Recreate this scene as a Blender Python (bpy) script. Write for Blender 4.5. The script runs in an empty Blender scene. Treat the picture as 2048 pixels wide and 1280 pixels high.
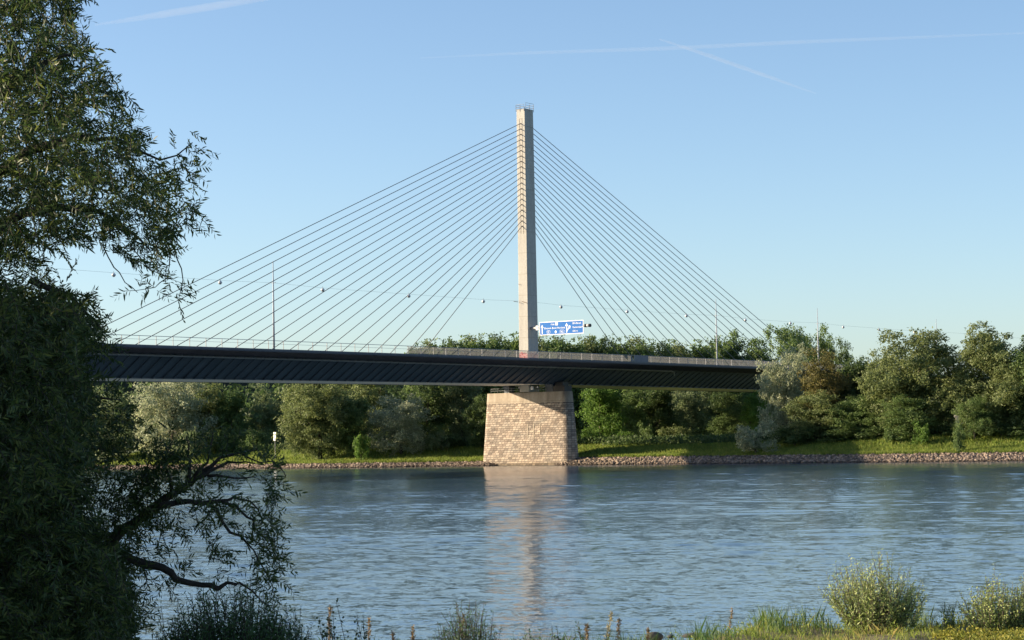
import bpy, math, random
import numpy as np
from mathutils import Matrix, Vector

random.seed(7)
RNG = np.random.default_rng(7)
SC = bpy.context.scene
COL = SC.collection

# ---------------------------------------------------------------- camera
FPX = 4436.43                                   # focal length in pixels of a 2048 px wide picture
CAM = np.array([-346.44, -243.69, 4.30])
_th, _pi, _ro = .950444, .0554534, -.0163913
FWD = np.array([math.sin(_th)*math.cos(_pi), math.cos(_th)*math.cos(_pi), math.sin(_pi)])
R0 = np.array([math.cos(_th), -math.sin(_th), 0.0])
U0 = np.cross(R0, FWD)
RGT = math.cos(_ro)*R0 + math.sin(_ro)*U0
UPV = -math.sin(_ro)*R0 + math.cos(_ro)*U0
cam_data = bpy.data.cameras.new('camera')
cam_data.sensor_width = 36.0
cam_data.lens = FPX/2048*36.0
cam_data.clip_start = 0.5
cam_data.clip_end = 30000
cam = bpy.data.objects.new('camera', cam_data)
m = Matrix.Identity(4)
for i in range(3):
    m[i][0], m[i][1], m[i][2], m[i][3] = RGT[i], UPV[i], -FWD[i], CAM[i]
cam.matrix_world = m
COL.objects.link(cam)
SC.camera = cam

# ---------------------------------------------------------------- light
SUN_FROM = Vector((-1.0, 1.70, 0.59)).normalized()
SUN_EL = math.asin(SUN_FROM.z)
SUN_ROT = math.atan2(SUN_FROM.x, SUN_FROM.y)
world = bpy.data.worlds.new('World')
SC.world = world
world.use_nodes = True
wn = world.node_tree
sky = wn.nodes.new('ShaderNodeTexSky')
sky.sky_type = 'NISHITA'
sky.sun_disc = False
sky.sun_elevation = SUN_EL
sky.sun_rotation = SUN_ROT
sky.altitude = 60
sky.air_density = 0.8
sky.dust_density = 0.8
sky.ozone_density = 2.2
wbg = wn.nodes['Background']
wn.links.new(sky.outputs[0], wbg.inputs[0])
wbg.inputs[1].default_value = 0.0885
sl = bpy.data.lights.new('sun', 'SUN')
sl.energy = 5.0
sl.angle = math.radians(0.5)
sl.color = (1.0, 0.82, 0.59)
so = bpy.data.objects.new('sun', sl)
so.rotation_euler = (-SUN_FROM).to_track_quat('-Z', 'Y').to_euler()
so.location = (-300, 400, 200)
COL.objects.link(so)
SC.view_settings.view_transform = 'Standard'
SC.view_settings.look = 'None'
SC.view_settings.exposure = 1.25
SC.view_settings.gamma = 1.0
SC.render.engine = 'CYCLES'
SC.cycles.max_bounces = 8
SC.cycles.diffuse_bounces = 3
SC.cycles.transparent_max_bounces = 12
SC.cycles.use_denoising = True

# ---------------------------------------------------------------- helpers
def ray(x, y):
    return FWD + RGT*(x-1024)/FPX + UPV*(640-y)/FPX
def on_plane(x, y, axis, v):
    d = ray(x, y)
    return CAM + d*((v-CAM[axis])/d[axis])
def at_depth(x, y, dist):
    return CAM + ray(x, y)*dist
F0H = np.array([math.sin(_th), math.cos(_th), 0.0])
def loc(u, v, z=0.0):                            # metres right of / ahead of the camera
    return np.array([CAM[0], CAM[1], 0]) + R0*u + F0H*v + np.array([0, 0, z])
def sstep(a, b, x):
    t = np.clip((x-a)/(b-a), 0, 1)
    return t*t*(3-2*t)

def mesh_np(name, verts, faces, mat=None, smooth=False, parent=None):
    """verts (n,3), faces (m,k) all the same size"""
    verts = np.asarray(verts, np.float32); faces = np.asarray(faces, np.int32)
    me = bpy.data.meshes.new(name)
    me.vertices.add(len(verts)); me.vertices.foreach_set('co', verts.ravel())
    k = faces.shape[1]
    me.loops.add(faces.size); me.loops.foreach_set('vertex_index', faces.ravel())
    me.polygons.add(len(faces))
    me.polygons.foreach_set('loop_start', np.arange(0, faces.size, k, dtype=np.int32))
    if smooth:
        me.polygons.foreach_set('use_smooth', np.ones(len(faces), bool))
    me.update(calc_edges=True); me.validate()
    if mat: me.materials.append(mat)
    return me
def link(name, me, parent=None, mat=None):
    o = bpy.data.objects.new(name, me)
    COL.objects.link(o)
    if parent: o.parent = parent
    return o
def thing(name, label, cat, location=(0, 0, 0), rotz=0.0, group=None):
    o = bpy.data.objects.new(name, None)
    o.empty_display_size = 0.3
    COL.objects.link(o)
    o.location = location; o.rotation_euler = (0, 0, rotz)
    o['label'] = label; o['category'] = cat
    if group: o['group'] = group
    return o
def tag(o, label, cat, group=None, kind=None):
    o['label'] = label; o['category'] = cat
    if group: o['group'] = group
    if kind: o['kind'] = kind
    return o
def setting(o, kind='structure', label=None):
    o['kind'] = kind
    if label: o['label'] = label
    return o

class MB:
    def __init__(s): s.v = []; s.f = []
    def add(s, vs, fs):
        b = len(s.v); s.v += [tuple(map(float, p)) for p in vs]; s.f += [tuple(i+b for i in q) for q in fs]
    def box(s, x0, x1, y0, y1, z0, z1):
        s.add([(x0,y0,z0),(x1,y0,z0),(x1,y1,z0),(x0,y1,z0),(x0,y0,z1),(x1,y0,z1),(x1,y1,z1),(x0,y1,z1)],
              [(0,3,2,1),(4,5,6,7),(0,1,5,4),(1,2,6,5),(2,3,7,6),(3,0,4,7)])
    def hexa(s, p):                              # eight points: bottom ring, top ring
        s.add(p, [(0,3,2,1),(4,5,6,7),(0,1,5,4),(1,2,6,5),(2,3,7,6),(3,0,4,7)])
    def tube(s, pts, rad, n=6, cap=True):
        pts = [np.array(p, float) for p in pts]
        rad = rad if hasattr(rad, '__len__') else [rad]*len(pts)
        b = len(s.v); up = np.array([0, 0, 1.0])
        for i, p in enumerate(pts):
            t = pts[min(i+1, len(pts)-1)] - pts[max(i-1, 0)]
            t = t/(np.linalg.norm(t)+1e-9)
            a = np.cross(t, up if abs(t[2]) < .95 else np.array([1.0, 0, 0])); a /= np.linalg.norm(a)
            c = np.cross(t, a)
            for k in range(n):
                w = 2*math.pi*k/n
                q = p + rad[i]*(math.cos(w)*a + math.sin(w)*c)
                s.v.append(tuple(map(float, q)))
        for i in range(len(pts)-1):
            for k in range(n):
                k2 = (k+1) % n
                s.f.append((b+i*n+k, b+i*n+k2, b+(i+1)*n+k2, b+(i+1)*n+k))
        if cap:
            s.f.append(tuple(b+k for k in reversed(range(n))))
            s.f.append(tuple(b+(len(pts)-1)*n+k for k in range(n)))
    def lathe(s, prof, n=16, c=(0, 0, 0)):
        b = len(s.v)
        for r, z in prof:
            for k in range(n):
                w = 2*math.pi*k/n
                s.v.append((c[0]+r*math.cos(w), c[1]+r*math.sin(w), c[2]+z))
        for i in range(len(prof)-1):
            for k in range(n):
                k2 = (k+1) % n
                s.f.append((b+i*n+k, b+i*n+k2, b+(i+1)*n+k2, b+(i+1)*n+k))
    def mesh(s, name, mat=None, smooth=False):
        me = bpy.data.meshes.new(name)
        me.from_pydata(s.v, [], s.f); me.update()
        if smooth:
            me.polygons.foreach_set('use_smooth', np.ones(len(me.polygons), bool))
        if mat: me.materials.append(mat)
        return me
    def obj(s, name, mat=None, parent=None, smooth=False):
        return link(name, s.mesh(name, mat, smooth), parent)

# ---------------------------------------------------------------- materials
def new_mat(name):
    mt = bpy.data.materials.new(name); mt.use_nodes = True
    nt = mt.node_tree
    return mt, nt, nt.nodes, nt.links, nt.nodes['Principled BSDF']
def ramp(nodes, stops):
    r = nodes.new('ShaderNodeValToRGB')
    el = r.color_ramp.elements
    while len(el) < len(stops): el.new(0.5)
    for e, (p, c) in zip(el, stops):
        e.position = p; e.color = (*c, 1)
    return r
def noise(nodes, links, scale, detail=4, rough=.6, coord='Object', vec_scale=None):
    tc = nodes.new('ShaderNodeTexCoord')
    n = nodes.new('ShaderNodeTexNoise'); n.inputs['Scale'].default_value = scale
    n.inputs['Detail'].default_value = detail; n.inputs['Roughness'].default_value = rough
    if vec_scale:
        mp = nodes.new('ShaderNodeMapping'); mp.inputs['Scale'].default_value = vec_scale
        links.new(tc.outputs[coord], mp.inputs[0]); links.new(mp.outputs[0], n.inputs['Vector'])
    else:
        links.new(tc.outputs[coord], n.inputs['Vector'])
    return n
def plain(name, c1, c2, scale=3.0, rough=.7, bump=.0, metal=0.0, vec_scale=None):
    mt, nt, N, L, p = new_mat(name)
    n = noise(N, L, scale, 5, .65, vec_scale=vec_scale)
    r = ramp(N, [(.3, c1), (.7, c2)])
    L.new(n.outputs[0], r.inputs[0]); L.new(r.outputs[0], p.inputs['Base Color'])
    p.inputs['Roughness'].default_value = rough; p.inputs['Metallic'].default_value = metal
    if rough > .94: p.inputs['Specular IOR Level'].default_value = 0
    if bump:
        b = N.new('ShaderNodeBump'); b.inputs['Strength'].default_value = bump; b.inputs['Distance'].default_value = .05
        L.new(n.outputs[0], b.inputs['Height']); L.new(b.outputs[0], p.inputs['Normal'])
    return mt
def leaf_mat(name, c1, c2, c3, trans=.47, rough=.55):
    mt, nt, N, L, p = new_mat(name)
    g = N.new('ShaderNodeNewGeometry')
    r = ramp(N, [(0, c1), (.55, c2), (1, c3)])
    L.new(g.outputs['Random Per Island'], r.inputs[0])
    n = noise(N, L, .45, 3, .6)
    mx = N.new('ShaderNodeMix'); mx.data_type = 'RGBA'; mx.blend_type = 'MULTIPLY'; mx.inputs[0].default_value = 1
    r2 = ramp(N, [(.32, (.72, .76, .72)), (.68, (1.2, 1.15, 1.0))])
    L.new(n.outputs[0], r2.inputs[0])
    L.new(r.outputs[0], mx.inputs[6]); L.new(r2.outputs[0], mx.inputs[7])
    L.new(mx.outputs[2], p.inputs['Base Color'])
    p.inputs['Roughness'].default_value = rough
    p.inputs['Specular IOR Level'].default_value = .3
    t = N.new('ShaderNodeBsdfTranslucent'); L.new(mx.outputs[2], t.inputs['Color'])
    ms = N.new('ShaderNodeMixShader'); ms.inputs[0].default_value = trans
    L.new(p.outputs[0], ms.inputs[1]); L.new(t.outputs[0], ms.inputs[2])
    L.new(ms.outputs[0], N['Material Output'].inputs['Surface'])
    return mt

M = {}
M['willow'] = leaf_mat('willow_leaves', (0.138,0.196,0.092), (0.195,0.254,0.123), (0.273,0.310,0.175))
M['silver'] = leaf_mat('silver_willow_leaves', (0.243,0.291,0.182), (0.345,0.385,0.254), (0.485,0.498,0.365))
M['bright'] = leaf_mat('bright_leaves', (0.098,0.192,0.039), (0.140,0.252,0.047), (0.195,0.294,0.070))
M['green'] = leaf_mat('green_leaves', (0.101,0.166,0.054), (0.141,0.213,0.070), (0.202,0.272,0.096))
M['olive'] = leaf_mat('olive_leaves', (0.137,0.182,0.066), (0.189,0.233,0.093), (0.252,0.292,0.133))
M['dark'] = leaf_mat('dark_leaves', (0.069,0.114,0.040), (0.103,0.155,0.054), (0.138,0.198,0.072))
M['rust'] = leaf_mat('browning_leaves', (.125,.125,.045), (.165,.155,.055), (.20,.17,.06))
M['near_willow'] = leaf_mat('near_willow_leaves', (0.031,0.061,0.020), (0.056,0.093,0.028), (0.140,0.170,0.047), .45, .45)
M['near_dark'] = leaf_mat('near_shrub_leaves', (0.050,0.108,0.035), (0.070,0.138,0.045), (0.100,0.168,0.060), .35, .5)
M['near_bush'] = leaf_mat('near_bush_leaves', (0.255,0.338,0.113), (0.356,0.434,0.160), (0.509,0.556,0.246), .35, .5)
M['poplar'] = leaf_mat('poplar_leaves', (.045,.075,.03), (.065,.10,.04), (.09,.12,.05), .3, .45)
M['grass'] = leaf_mat('grass_blades', (0.142,0.219,0.041), (0.213,0.284,0.054), (0.312,0.340,0.095), .4, .7)
M['dry'] = leaf_mat('dry_grass_blades', (0.172,0.184,0.057), (0.276,0.253,0.103), (0.391,0.333,0.161), .4, .7)
M['yellow'] = leaf_mat('yellow_cover_leaves', (.15,.19,.04), (.24,.25,.045), (.38,.34,.06), .35, .6)
M['dock'] = leaf_mat('dock_seeds', (.20,.13,.07), (.30,.21,.11), (.40,.30,.17), .2, .8)
M['plume'] = leaf_mat('pale_plume', (.36,.30,.16), (.45,.38,.21), (.52,.46,.28), .3, .8)
M['bark'] = plain('bark', (.05,.04,.03), (.11,.09,.07), 6, .9, .6, vec_scale=(3, 3, .6))
M['bark_pale'] = plain('pale_bark', (.12,.10,.075), (.24,.20,.16), 5, .9, .5, vec_scale=(3, 3, .6))
M['bark_dark'] = plain('dark_bark', (.022,.018,.014), (.055,.045,.035), 9, .85, .7)  # darkest of the bark tones
M['web'] = plain('dark_steel_paint', (.032,.046,.064), (.072,.092,.116), .5, .55, vec_scale=(1.1, .25, .25))
M['fascia'] = plain('fascia_paint', (.095,.10,.12), (.13,.135,.155), .5, .6)
M['soffit'] = plain('soffit_bounce_tint', (.74,.70,.62), (.84,.80,.71), .3, .65)  # pale warm tone stands in for sunlight bounced up off the water
M['asphalt'] = plain('asphalt', (.04,.04,.042), (.065,.065,.068), 2, .9)
M['rail'] = plain('galvanised_rail', (.24,.245,.25), (.33,.335,.34), 1.5, .6)
M['infill'] = plain('railing_bars', (.10,.11,.118), (.145,.155,.162), 1.5, .55)
M['cable'] = plain('stay_cable_coating', (.09,.10,.11), (.13,.14,.15), .8, .5)
M['mast'] = plain('mast_paint', (.31,.34,.38), (.40,.43,.46), .6, .6)
M['white'] = plain('white_paint', (.76,.76,.75), (.84,.84,.82), 1.0, .5)
M['signblue'] = plain('sign_blue', (.005,.115,.40), (.007,.135,.45), 1.0, .8)
M['black'] = plain('black_paint', (.015,.015,.016), (.03,.03,.03), 1.0, .6)
M['lamp'] = plain('lamp_shell', (.55,.56,.56), (.70,.70,.69), 4, .3, metal=.35)
M['lens'] = plain('lamp_glass', (.30,.33,.34), (.42,.44,.45), 4, .2)
M['brown'] = plain('rusty_steel', (.10,.06,.04), (.20,.13,.09), 2, .8)
M['rock'] = plain('rubble_stone', (.17,.14,.12), (.40,.34,.29), .8, .9, .5)
M['rock_dark'] = plain('dark_stone', (.035,.033,.03), (.09,.08,.07), 3, .9, .8)
M['plaster'] = plain('cream_plaster', (.66,.60,.48), (.76,.70,.58), 1.2, .9)
M['tiles'] = plain('roof_tiles', (.20,.08,.05), (.30,.13,.08), 2, .85)
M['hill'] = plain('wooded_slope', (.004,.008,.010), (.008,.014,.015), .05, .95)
M['far_olive'] = leaf_mat('far_hill_leaves', (.16,.17,.12), (.20,.21,.15), (.25,.25,.19))
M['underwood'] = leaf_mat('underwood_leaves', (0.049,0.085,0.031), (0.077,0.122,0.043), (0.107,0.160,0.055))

def concrete(name, c1, c2, graffiti=None):
    mt, nt, N, L, p = new_mat(name)
    n = noise(N, L, .5, 6, .6, vec_scale=(2.2, 2.2, .35))
    r = ramp(N, [(.25, c1), (.75, c2)])
    L.new(n.outputs[0], r.inputs[0])
    n2 = noise(N, L, 2.5, 5, .7)
    r2 = ramp(N, [(.3, (.86, .85, .83)), (.65, (1.03, 1.03, 1.03))])
    L.new(n2.outputs[0], r2.inputs[0])
    mx = N.new('ShaderNodeMix'); mx.data_type = 'RGBA'; mx.blend_type = 'MULTIPLY'; mx.inputs[0].default_value = 1
    L.new(r.outputs[0], mx.inputs[6]); L.new(r2.outputs[0], mx.inputs[7])
    out = mx.outputs[2]
    tc = N.new('ShaderNodeTexCoord'); sx = N.new('ShaderNodeSeparateXYZ'); L.new(tc.outputs['Object'], sx.inputs[0])
    # cast joints every 4.05 m
    dv = N.new('ShaderNodeMath'); dv.operation = 'MULTIPLY'; dv.inputs[1].default_value = 1/4.05; L.new(sx.outputs[2], dv.inputs[0])
    fr = N.new('ShaderNodeMath'); fr.operation = 'FRACT'; L.new(dv.outputs[0], fr.inputs[0])
    lt = N.new('ShaderNodeMath'); lt.operation = 'LESS_THAN'; lt.inputs[1].default_value = .018; L.new(fr.outputs[0], lt.inputs[0])
    mj = N.new('ShaderNodeMix'); mj.data_type = 'RGBA'; mj.blend_type = 'MULTIPLY'
    L.new(lt.outputs[0], mj.inputs[0]); L.new(out, mj.inputs[6]); mj.inputs[7].default_value = (.72, .70, .66, 1)
    out = mj.outputs[2]
    if graffiti:
        z0, z1 = graffiti
        ng = noise(N, L, 1.1, 2, .5)
        a = N.new('ShaderNodeMath'); a.operation = 'MULTIPLY_ADD'; a.inputs[1].default_value = 1.8; L.new(ng.outputs[0], a.inputs[0]); L.new(sx.outputs[2], a.inputs[2])
        g1 = N.new('ShaderNodeMath'); g1.operation = 'LESS_THAN'; g1.inputs[1].default_value = z1+.9; L.new(a.outputs[0], g1.inputs[0])
        g2 = N.new('ShaderNodeMath'); g2.operation = 'GREATER_THAN'; g2.inputs[1].default_value = z0; L.new(sx.outputs[2], g2.inputs[0])
        g = N.new('ShaderNodeMath'); g.operation = 'MULTIPLY'; L.new(g1.outputs[0], g.inputs[0]); L.new(g2.outputs[0], g.inputs[1])
        n3 = noise(N, L, 1.6, 3, .6, vec_scale=(1, 1, 1.6))
        rg = ramp(N, [(.40, (.42, .055, .06)), (.47, (.50, .10, .10)), (.55, (.62, .40, .38)), (.62, (.36, .04, .05))])
        L.new(n3.outputs[0], rg.inputs[0])
        mg = N.new('ShaderNodeMix'); mg.data_type = 'RGBA'
        L.new(g.outputs[0], mg.inputs[0]); L.new(out, mg.inputs[6]); L.new(rg.outputs[0], mg.inputs[7])
        out = mg.outputs[2]
    L.new(out, p.inputs['Base Color']); p.inputs['Roughness'].default_value = .85
    b = N.new('ShaderNodeBump'); b.inputs['Strength'].default_value = .15; b.inputs['Distance'].default_value = .03
    L.new(n2.outputs[0], b.inputs['Height']); L.new(b.outputs[0], p.inputs['Normal'])
    return mt
M['pylon'] = concrete('pylon_concrete', (.35,.337,.308), (.44,.43,.39), (18.0, 21.4))
M['cap'] = concrete('cap_concrete', (.25,.20,.15), (.46,.40,.32))

def granite():
    mt, nt, N, L, p = new_mat('granite_blocks')
    tc = N.new('ShaderNodeTexCoord')
    nd = N.new('ShaderNodeTexNoise'); nd.inputs['Scale'].default_value = 1.3
    L.new(tc.outputs['UV'], nd.inputs['Vector'])
    va = N.new('ShaderNodeVectorMath'); va.operation = 'MULTIPLY_ADD'; va.inputs[1].default_value = (.10, .05, 0)
    L.new(nd.outputs['Color'], va.inputs[0]); L.new(tc.outputs['UV'], va.inputs[2])
    br = N.new('ShaderNodeTexBrick')
    br.inputs['Scale'].default_value = 1; br.inputs['Brick Width'].default_value = .86; br.inputs['Row Height'].default_value = .42
    br.inputs['Mortar Size'].default_value = .035; br.inputs['Mortar Smooth'].default_value = .3; br.inputs['Bias'].default_value = 0
    br.inputs['Color1'].default_value = (.225, .19, .16, 1); br.inputs['Color2'].default_value = (.53, .465, .39, 1)
    br.inputs['Mortar'].default_value = (.10, .08, .065, 1)
    br.offset = .47; br.squash = .82; br.squash_frequency = 2
    L.new(va.outputs[0], br.inputs['Vector'])
    n = N.new('ShaderNodeTexNoise'); n.inputs['Scale'].default_value = 4.5; n.inputs['Detail'].default_value = 5
    L.new(tc.outputs['UV'], n.inputs['Vector'])
    r = ramp(N, [(.25, (.72, .70, .68)), (.75, (1.12, 1.1, 1.06))]); L.new(n.outputs[0], r.inputs[0])
    mx = N.new('ShaderNodeMix'); mx.data_type = 'RGBA'; mx.blend_type = 'MULTIPLY'; mx.inputs[0].default_value = 1
    L.new(br.outputs[0], mx.inputs[6]); L.new(r.outputs[0], mx.inputs[7])
    nb = N.new('ShaderNodeTexNoise'); nb.inputs['Scale'].default_value = .45; nb.inputs['Detail'].default_value = 6; nb.inputs['Roughness'].default_value = .7
    L.new(tc.outputs['UV'], nb.inputs['Vector'])
    rb = ramp(N, [(.35, (.70, .72, .74)), (.6, (1.06, 1.0, .96))]); L.new(nb.outputs[0], rb.inputs[0])
    mb_ = N.new('ShaderNodeMix'); mb_.data_type = 'RGBA'; mb_.blend_type = 'MULTIPLY'; mb_.inputs[0].default_value = 1
    L.new(mx.outputs[2], mb_.inputs[6]); L.new(rb.outputs[0], mb_.inputs[7]); mx = mb_
    # tide stain near the water
    sx = N.new('ShaderNodeSeparateXYZ'); L.new(tc.outputs['Object'], sx.inputs[0])
    st = ramp(N, [(.0, (.30, .28, .24)), (.022, (.50, .46, .38)), (.045, (1, .97, .92)), (.2, (1, 1, 1))])
    mr = N.new('ShaderNodeMath'); mr.operation = 'MULTIPLY'; mr.inputs[1].default_value = 1/14.; L.new(sx.outputs[2], mr.inputs[0])
    L.new(mr.outputs[0], st.inputs[0])
    m2 = N.new('ShaderNodeMix'); m2.data_type = 'RGBA'; m2.blend_type = 'MULTIPLY'; m2.inputs[0].default_value = 1
    L.new(mx.outputs[2], m2.inputs[6]); L.new(st.outputs[0], m2.inputs[7])
    L.new(m2.outputs[2], p.inputs['Base Color']); p.inputs['Roughness'].default_value = .85
    b = N.new('ShaderNodeBump'); b.inputs['Strength'].default_value = .9; b.inputs['Distance'].default_value = .07
    mh = N.new('ShaderNodeMath'); mh.operation = 'MULTIPLY_ADD'; mh.inputs[1].default_value = -1.2
    L.new(br.outputs['Fac'], mh.inputs[0]); L.new(n.outputs[0], mh.inputs[2])
    L.new(mh.outputs[0], b.inputs['Height']); L.new(b.outputs[0], p.inputs['Normal'])
    return mt
M['granite'] = granite()

def water_mat():
    mt, nt, N, L, p = new_mat('river_water')
    p.inputs['Base Color'].default_value = (.036, .075, .118, 1)
    p.inputs['Roughness'].default_value = .105
    p.inputs['IOR'].default_value = 1.333
    geo = N.new('ShaderNodeNewGeometry')
    acc = None
    for sc, k, st in ((1.1, .10, (1, .7, 1)), (3.0, .16, (1, .8, 1)), (8.0, .14, (1, .9, 1))):
        mp = N.new('ShaderNodeMapping'); mp.inputs['Scale'].default_value = st; mp.inputs['Rotation'].default_value = (0, 0, .35*sc)
        L.new(geo.outputs['Position'], mp.inputs[0])
        n = N.new('ShaderNodeTexNoise'); n.inputs['Scale'].default_value = sc; n.inputs['Detail'].default_value = 2; n.inputs['Roughness'].default_value = .5
        L.new(mp.outputs[0], n.inputs['Vector'])
        s = N.new('ShaderNodeVectorMath'); s.operation = 'SUBTRACT'; s.inputs[1].default_value = (.5, .5, .5)
        L.new(n.outputs['Color'], s.inputs[0])
        k_ = N.new('ShaderNodeVectorMath'); k_.operation = 'SCALE'; k_.inputs['Scale'].default_value = k
        L.new(s.outputs[0], k_.inputs[0])
        if acc is None: acc = k_.outputs[0]
        else:
            a = N.new('ShaderNodeVectorMath'); a.operation = 'ADD'
            L.new(acc, a.inputs[0]); L.new(k_.outputs[0], a.inputs[1]); acc = a.outputs[0]
    # gusts: calmer and rougher patches drawn out along the stream
    mp = N.new('ShaderNodeMapping'); mp.inputs['Scale'].default_value = (.05, .018, 1)
    L.new(geo.outputs['Position'], mp.inputs[0])
    gn = N.new('ShaderNodeTexNoise'); gn.inputs['Scale'].default_value = 1; gn.inputs['Detail'].default_value = 4; gn.inputs['Roughness'].default_value = .6
    L.new(mp.outputs[0], gn.inputs['Vector'])
    gr = N.new('ShaderNodeMapRange'); gr.inputs[1].default_value = .36; gr.inputs[2].default_value = .66; gr.inputs[3].default_value = .7; gr.inputs[4].default_value = 1.35
    L.new(gn.outputs[0], gr.inputs[0])
    sg = N.new('ShaderNodeVectorMath'); sg.operation = 'SCALE'; L.new(acc, sg.inputs[0]); L.new(gr.outputs[0], sg.inputs['Scale'])
    fl = N.new('ShaderNodeVectorMath'); fl.operation = 'MULTIPLY_ADD'; fl.inputs[1].default_value = (1, 1, 0); fl.inputs[2].default_value = (0, 0, 1)
    L.new(sg.outputs[0], fl.inputs[0])
    nm = N.new('ShaderNodeVectorMath'); nm.operation = 'NORMALIZE'; L.new(fl.outputs[0], nm.inputs[0])
    L.new(nm.outputs[0], p.inputs['Normal'])
    return mt
M['water'] = water_mat()

def soil(name, stops, scale):
    mt, nt, N, L, p = new_mat(name)
    n = noise(N, L, scale, 7, .65)
    r = ramp(N, stops); L.new(n.outputs[0], r.inputs[0]); L.new(r.outputs[0], p.inputs['Base Color'])
    p.inputs['Roughness'].default_value = .95
    b = N.new('ShaderNodeBump'); b.inputs['Strength'].default_value = .7; b.inputs['Distance'].default_value = .12
    L.new(n.outputs[0], b.inputs['Height']); L.new(b.outputs[0], p.inputs['Normal'])
    return mt
M['far_soil'] = soil('far_bank_soil', [(.3, (.05,.07,.02)), (.5, (.09,.12,.03)), (.7, (.13,.14,.05))], .35)
M['near_soil'] = soil('near_bank_soil', [(.3, (.06,.06,.03)), (.5, (.12,.11,.055)), (.7, (.20,.175,.10))], 2.2)

# ---------------------------------------------------------------- setting: land, water
WAVE = .0126
def water_edge(Y):                               # where the far shore meets the water, X as a function of Y
    Y = np.asarray(Y, float)
    return -3.2 - 9*np.exp(-((Y-45)/26)**2) + .9*np.sin(Y*.11) + .4*np.sin(Y*.37+1) + 2.2*sstep(60, 110, Y) + 1.5*np.exp(-((Y+22)/16)**2) + 4.2*np.exp(-((Y+.5)/7.0)**6)
def far_z(X, Y):
    d = X - water_edge(Y)
    top = 3.3 + .9*sstep(-30, -80, Y)
    hb = 1.36-.34*sstep(-5, 15, Y)
    z = np.where(d < 0, d*.35, hb*sstep(-1.0, 5.0, d))
    z = z + (top-hb)*sstep(4.2, 20, d) + .18*np.sin(X*.45+Y*.13)*sstep(4, 8, d)
    return np.maximum(z, -3.0)
xs = np.concatenate([np.array([-420, -330, -200, -80, -40]), np.arange(-22, 46, .8), np.array([50, 60, 80, 120, 200, 400, 900, 2500, 9000])])
ys = np.concatenate([np.array([-9000, -3000, -1000, -500, -300]), np.arange(-220, 200, 2.0), np.array([220, 300, 500, 1000, 3000, 9000])])
gx, gy = np.meshgrid(xs, ys, indexing='ij')
gz = far_z(gx, gy)
idx = np.arange(gx.size).reshape(gx.shape)
fc = np.stack([idx[:-1, :-1], idx[1:, :-1], idx[1:, 1:], idx[:-1, 1:]], -1).reshape(-1, 4)
setting(link('ground', mesh_np('ground', np.stack([gx, gy, gz], -1).reshape(-1, 3), fc, M['far_soil'], True)))

wx = np.array([-4000., -900, -420, -300, -150, -50, 4.0]); wy = np.array([-9000., -2000, -500, 0, 500, 2000, 9000])
gx, gy = np.meshgrid(wx, wy, indexing='ij'); idx = np.arange(gx.size).reshape(gx.shape)
fc0 = np.stack([idx[:-1, :-1], idx[1:, :-1], idx[1:, 1:], idx[:-1, 1:]], -1).reshape(-1, 4)
v0 = np.stack([gx, gy, gx*0-.30], -1).reshape(-1, 3)
# the reach in front of the camera carries real waves: a sum of small wave trains, finer near the bank
rows = [31.0]
while rows[-1] < 520: rows.append(rows[-1]*1.00175)
rows = np.array(rows); cols = np.linspace(-.36, .36, 300)
gv, gu = np.meshgrid(rows, cols, indexing='ij'); gu = gu*gv
Xw = CAM[0] + gu*R0[0] + gv*F0H[0]; Yw = CAM[1] + gu*R0[1] + gv*F0H[1]
wv = np.random.default_rng(77); Z = np.zeros_like(Xw)
def patch(sc, sd):
    q = np.random.default_rng(sd); a = np.zeros_like(Xw)
    for _ in range(7):
        k = q.uniform(.5, 1.6)*sc; th = q.uniform(0, 6.28)
        a += np.sin(Xw*k*1.7*math.cos(th)+Yw*k*.75*math.sin(th)+q.uniform(0, 6.28))
    return a/math.sqrt(3.5)
gust = np.clip(.95 + .24*patch(.035, 1) + .16*patch(.11, 2), .3, 1.7)
gust2 = np.clip(1.0 + .26*patch(.06, 3) + .18*patch(.16, 4), .3, 1.8)
for _ in range(64):
    lam = math.exp(wv.uniform(math.log(.55), math.log(8.5))); k = 2*math.pi/lam
    th = 3.75 + wv.normal()*.75                      # mostly running towards the near bank
    slope = WAVE*(.52 if lam > 3 else 1.05)
    fade = sstep(2.4, 4.5, lam/(gv*.00175)) * sstep(1.5, 3.0, lam/(gv*.0024))
    Z += (slope/k)*fade*np.sin(k*(Xw*math.cos(th)+Yw*math.sin(th))+wv.uniform(0, 6.28)+.8*patch(.02/lam**.3, int(lam*100)) )*(gust if lam > 1.8 else gust2)
shore = sstep(0, 14, water_edge(Yw)-Xw)*.75+.25
Z *= shore
idx = np.arange(Xw.size).reshape(Xw.shape)
fc = np.stack([idx[:-1, :-1], idx[1:, :-1], idx[1:, 1:], idx[:-1, 1:]], -1).reshape(-1, 4)[:, ::-1]
keep = (Xw[:-1, :-1] < 5).ravel(); fc = fc[keep]
V = np.concatenate([v0, np.stack([Xw, Yw, Z], -1).reshape(-1, 3)])
setting(link('river_water', mesh_np('river_water', V, np.concatenate([fc0, fc+len(v0)]), M['water'], True)))

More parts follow.
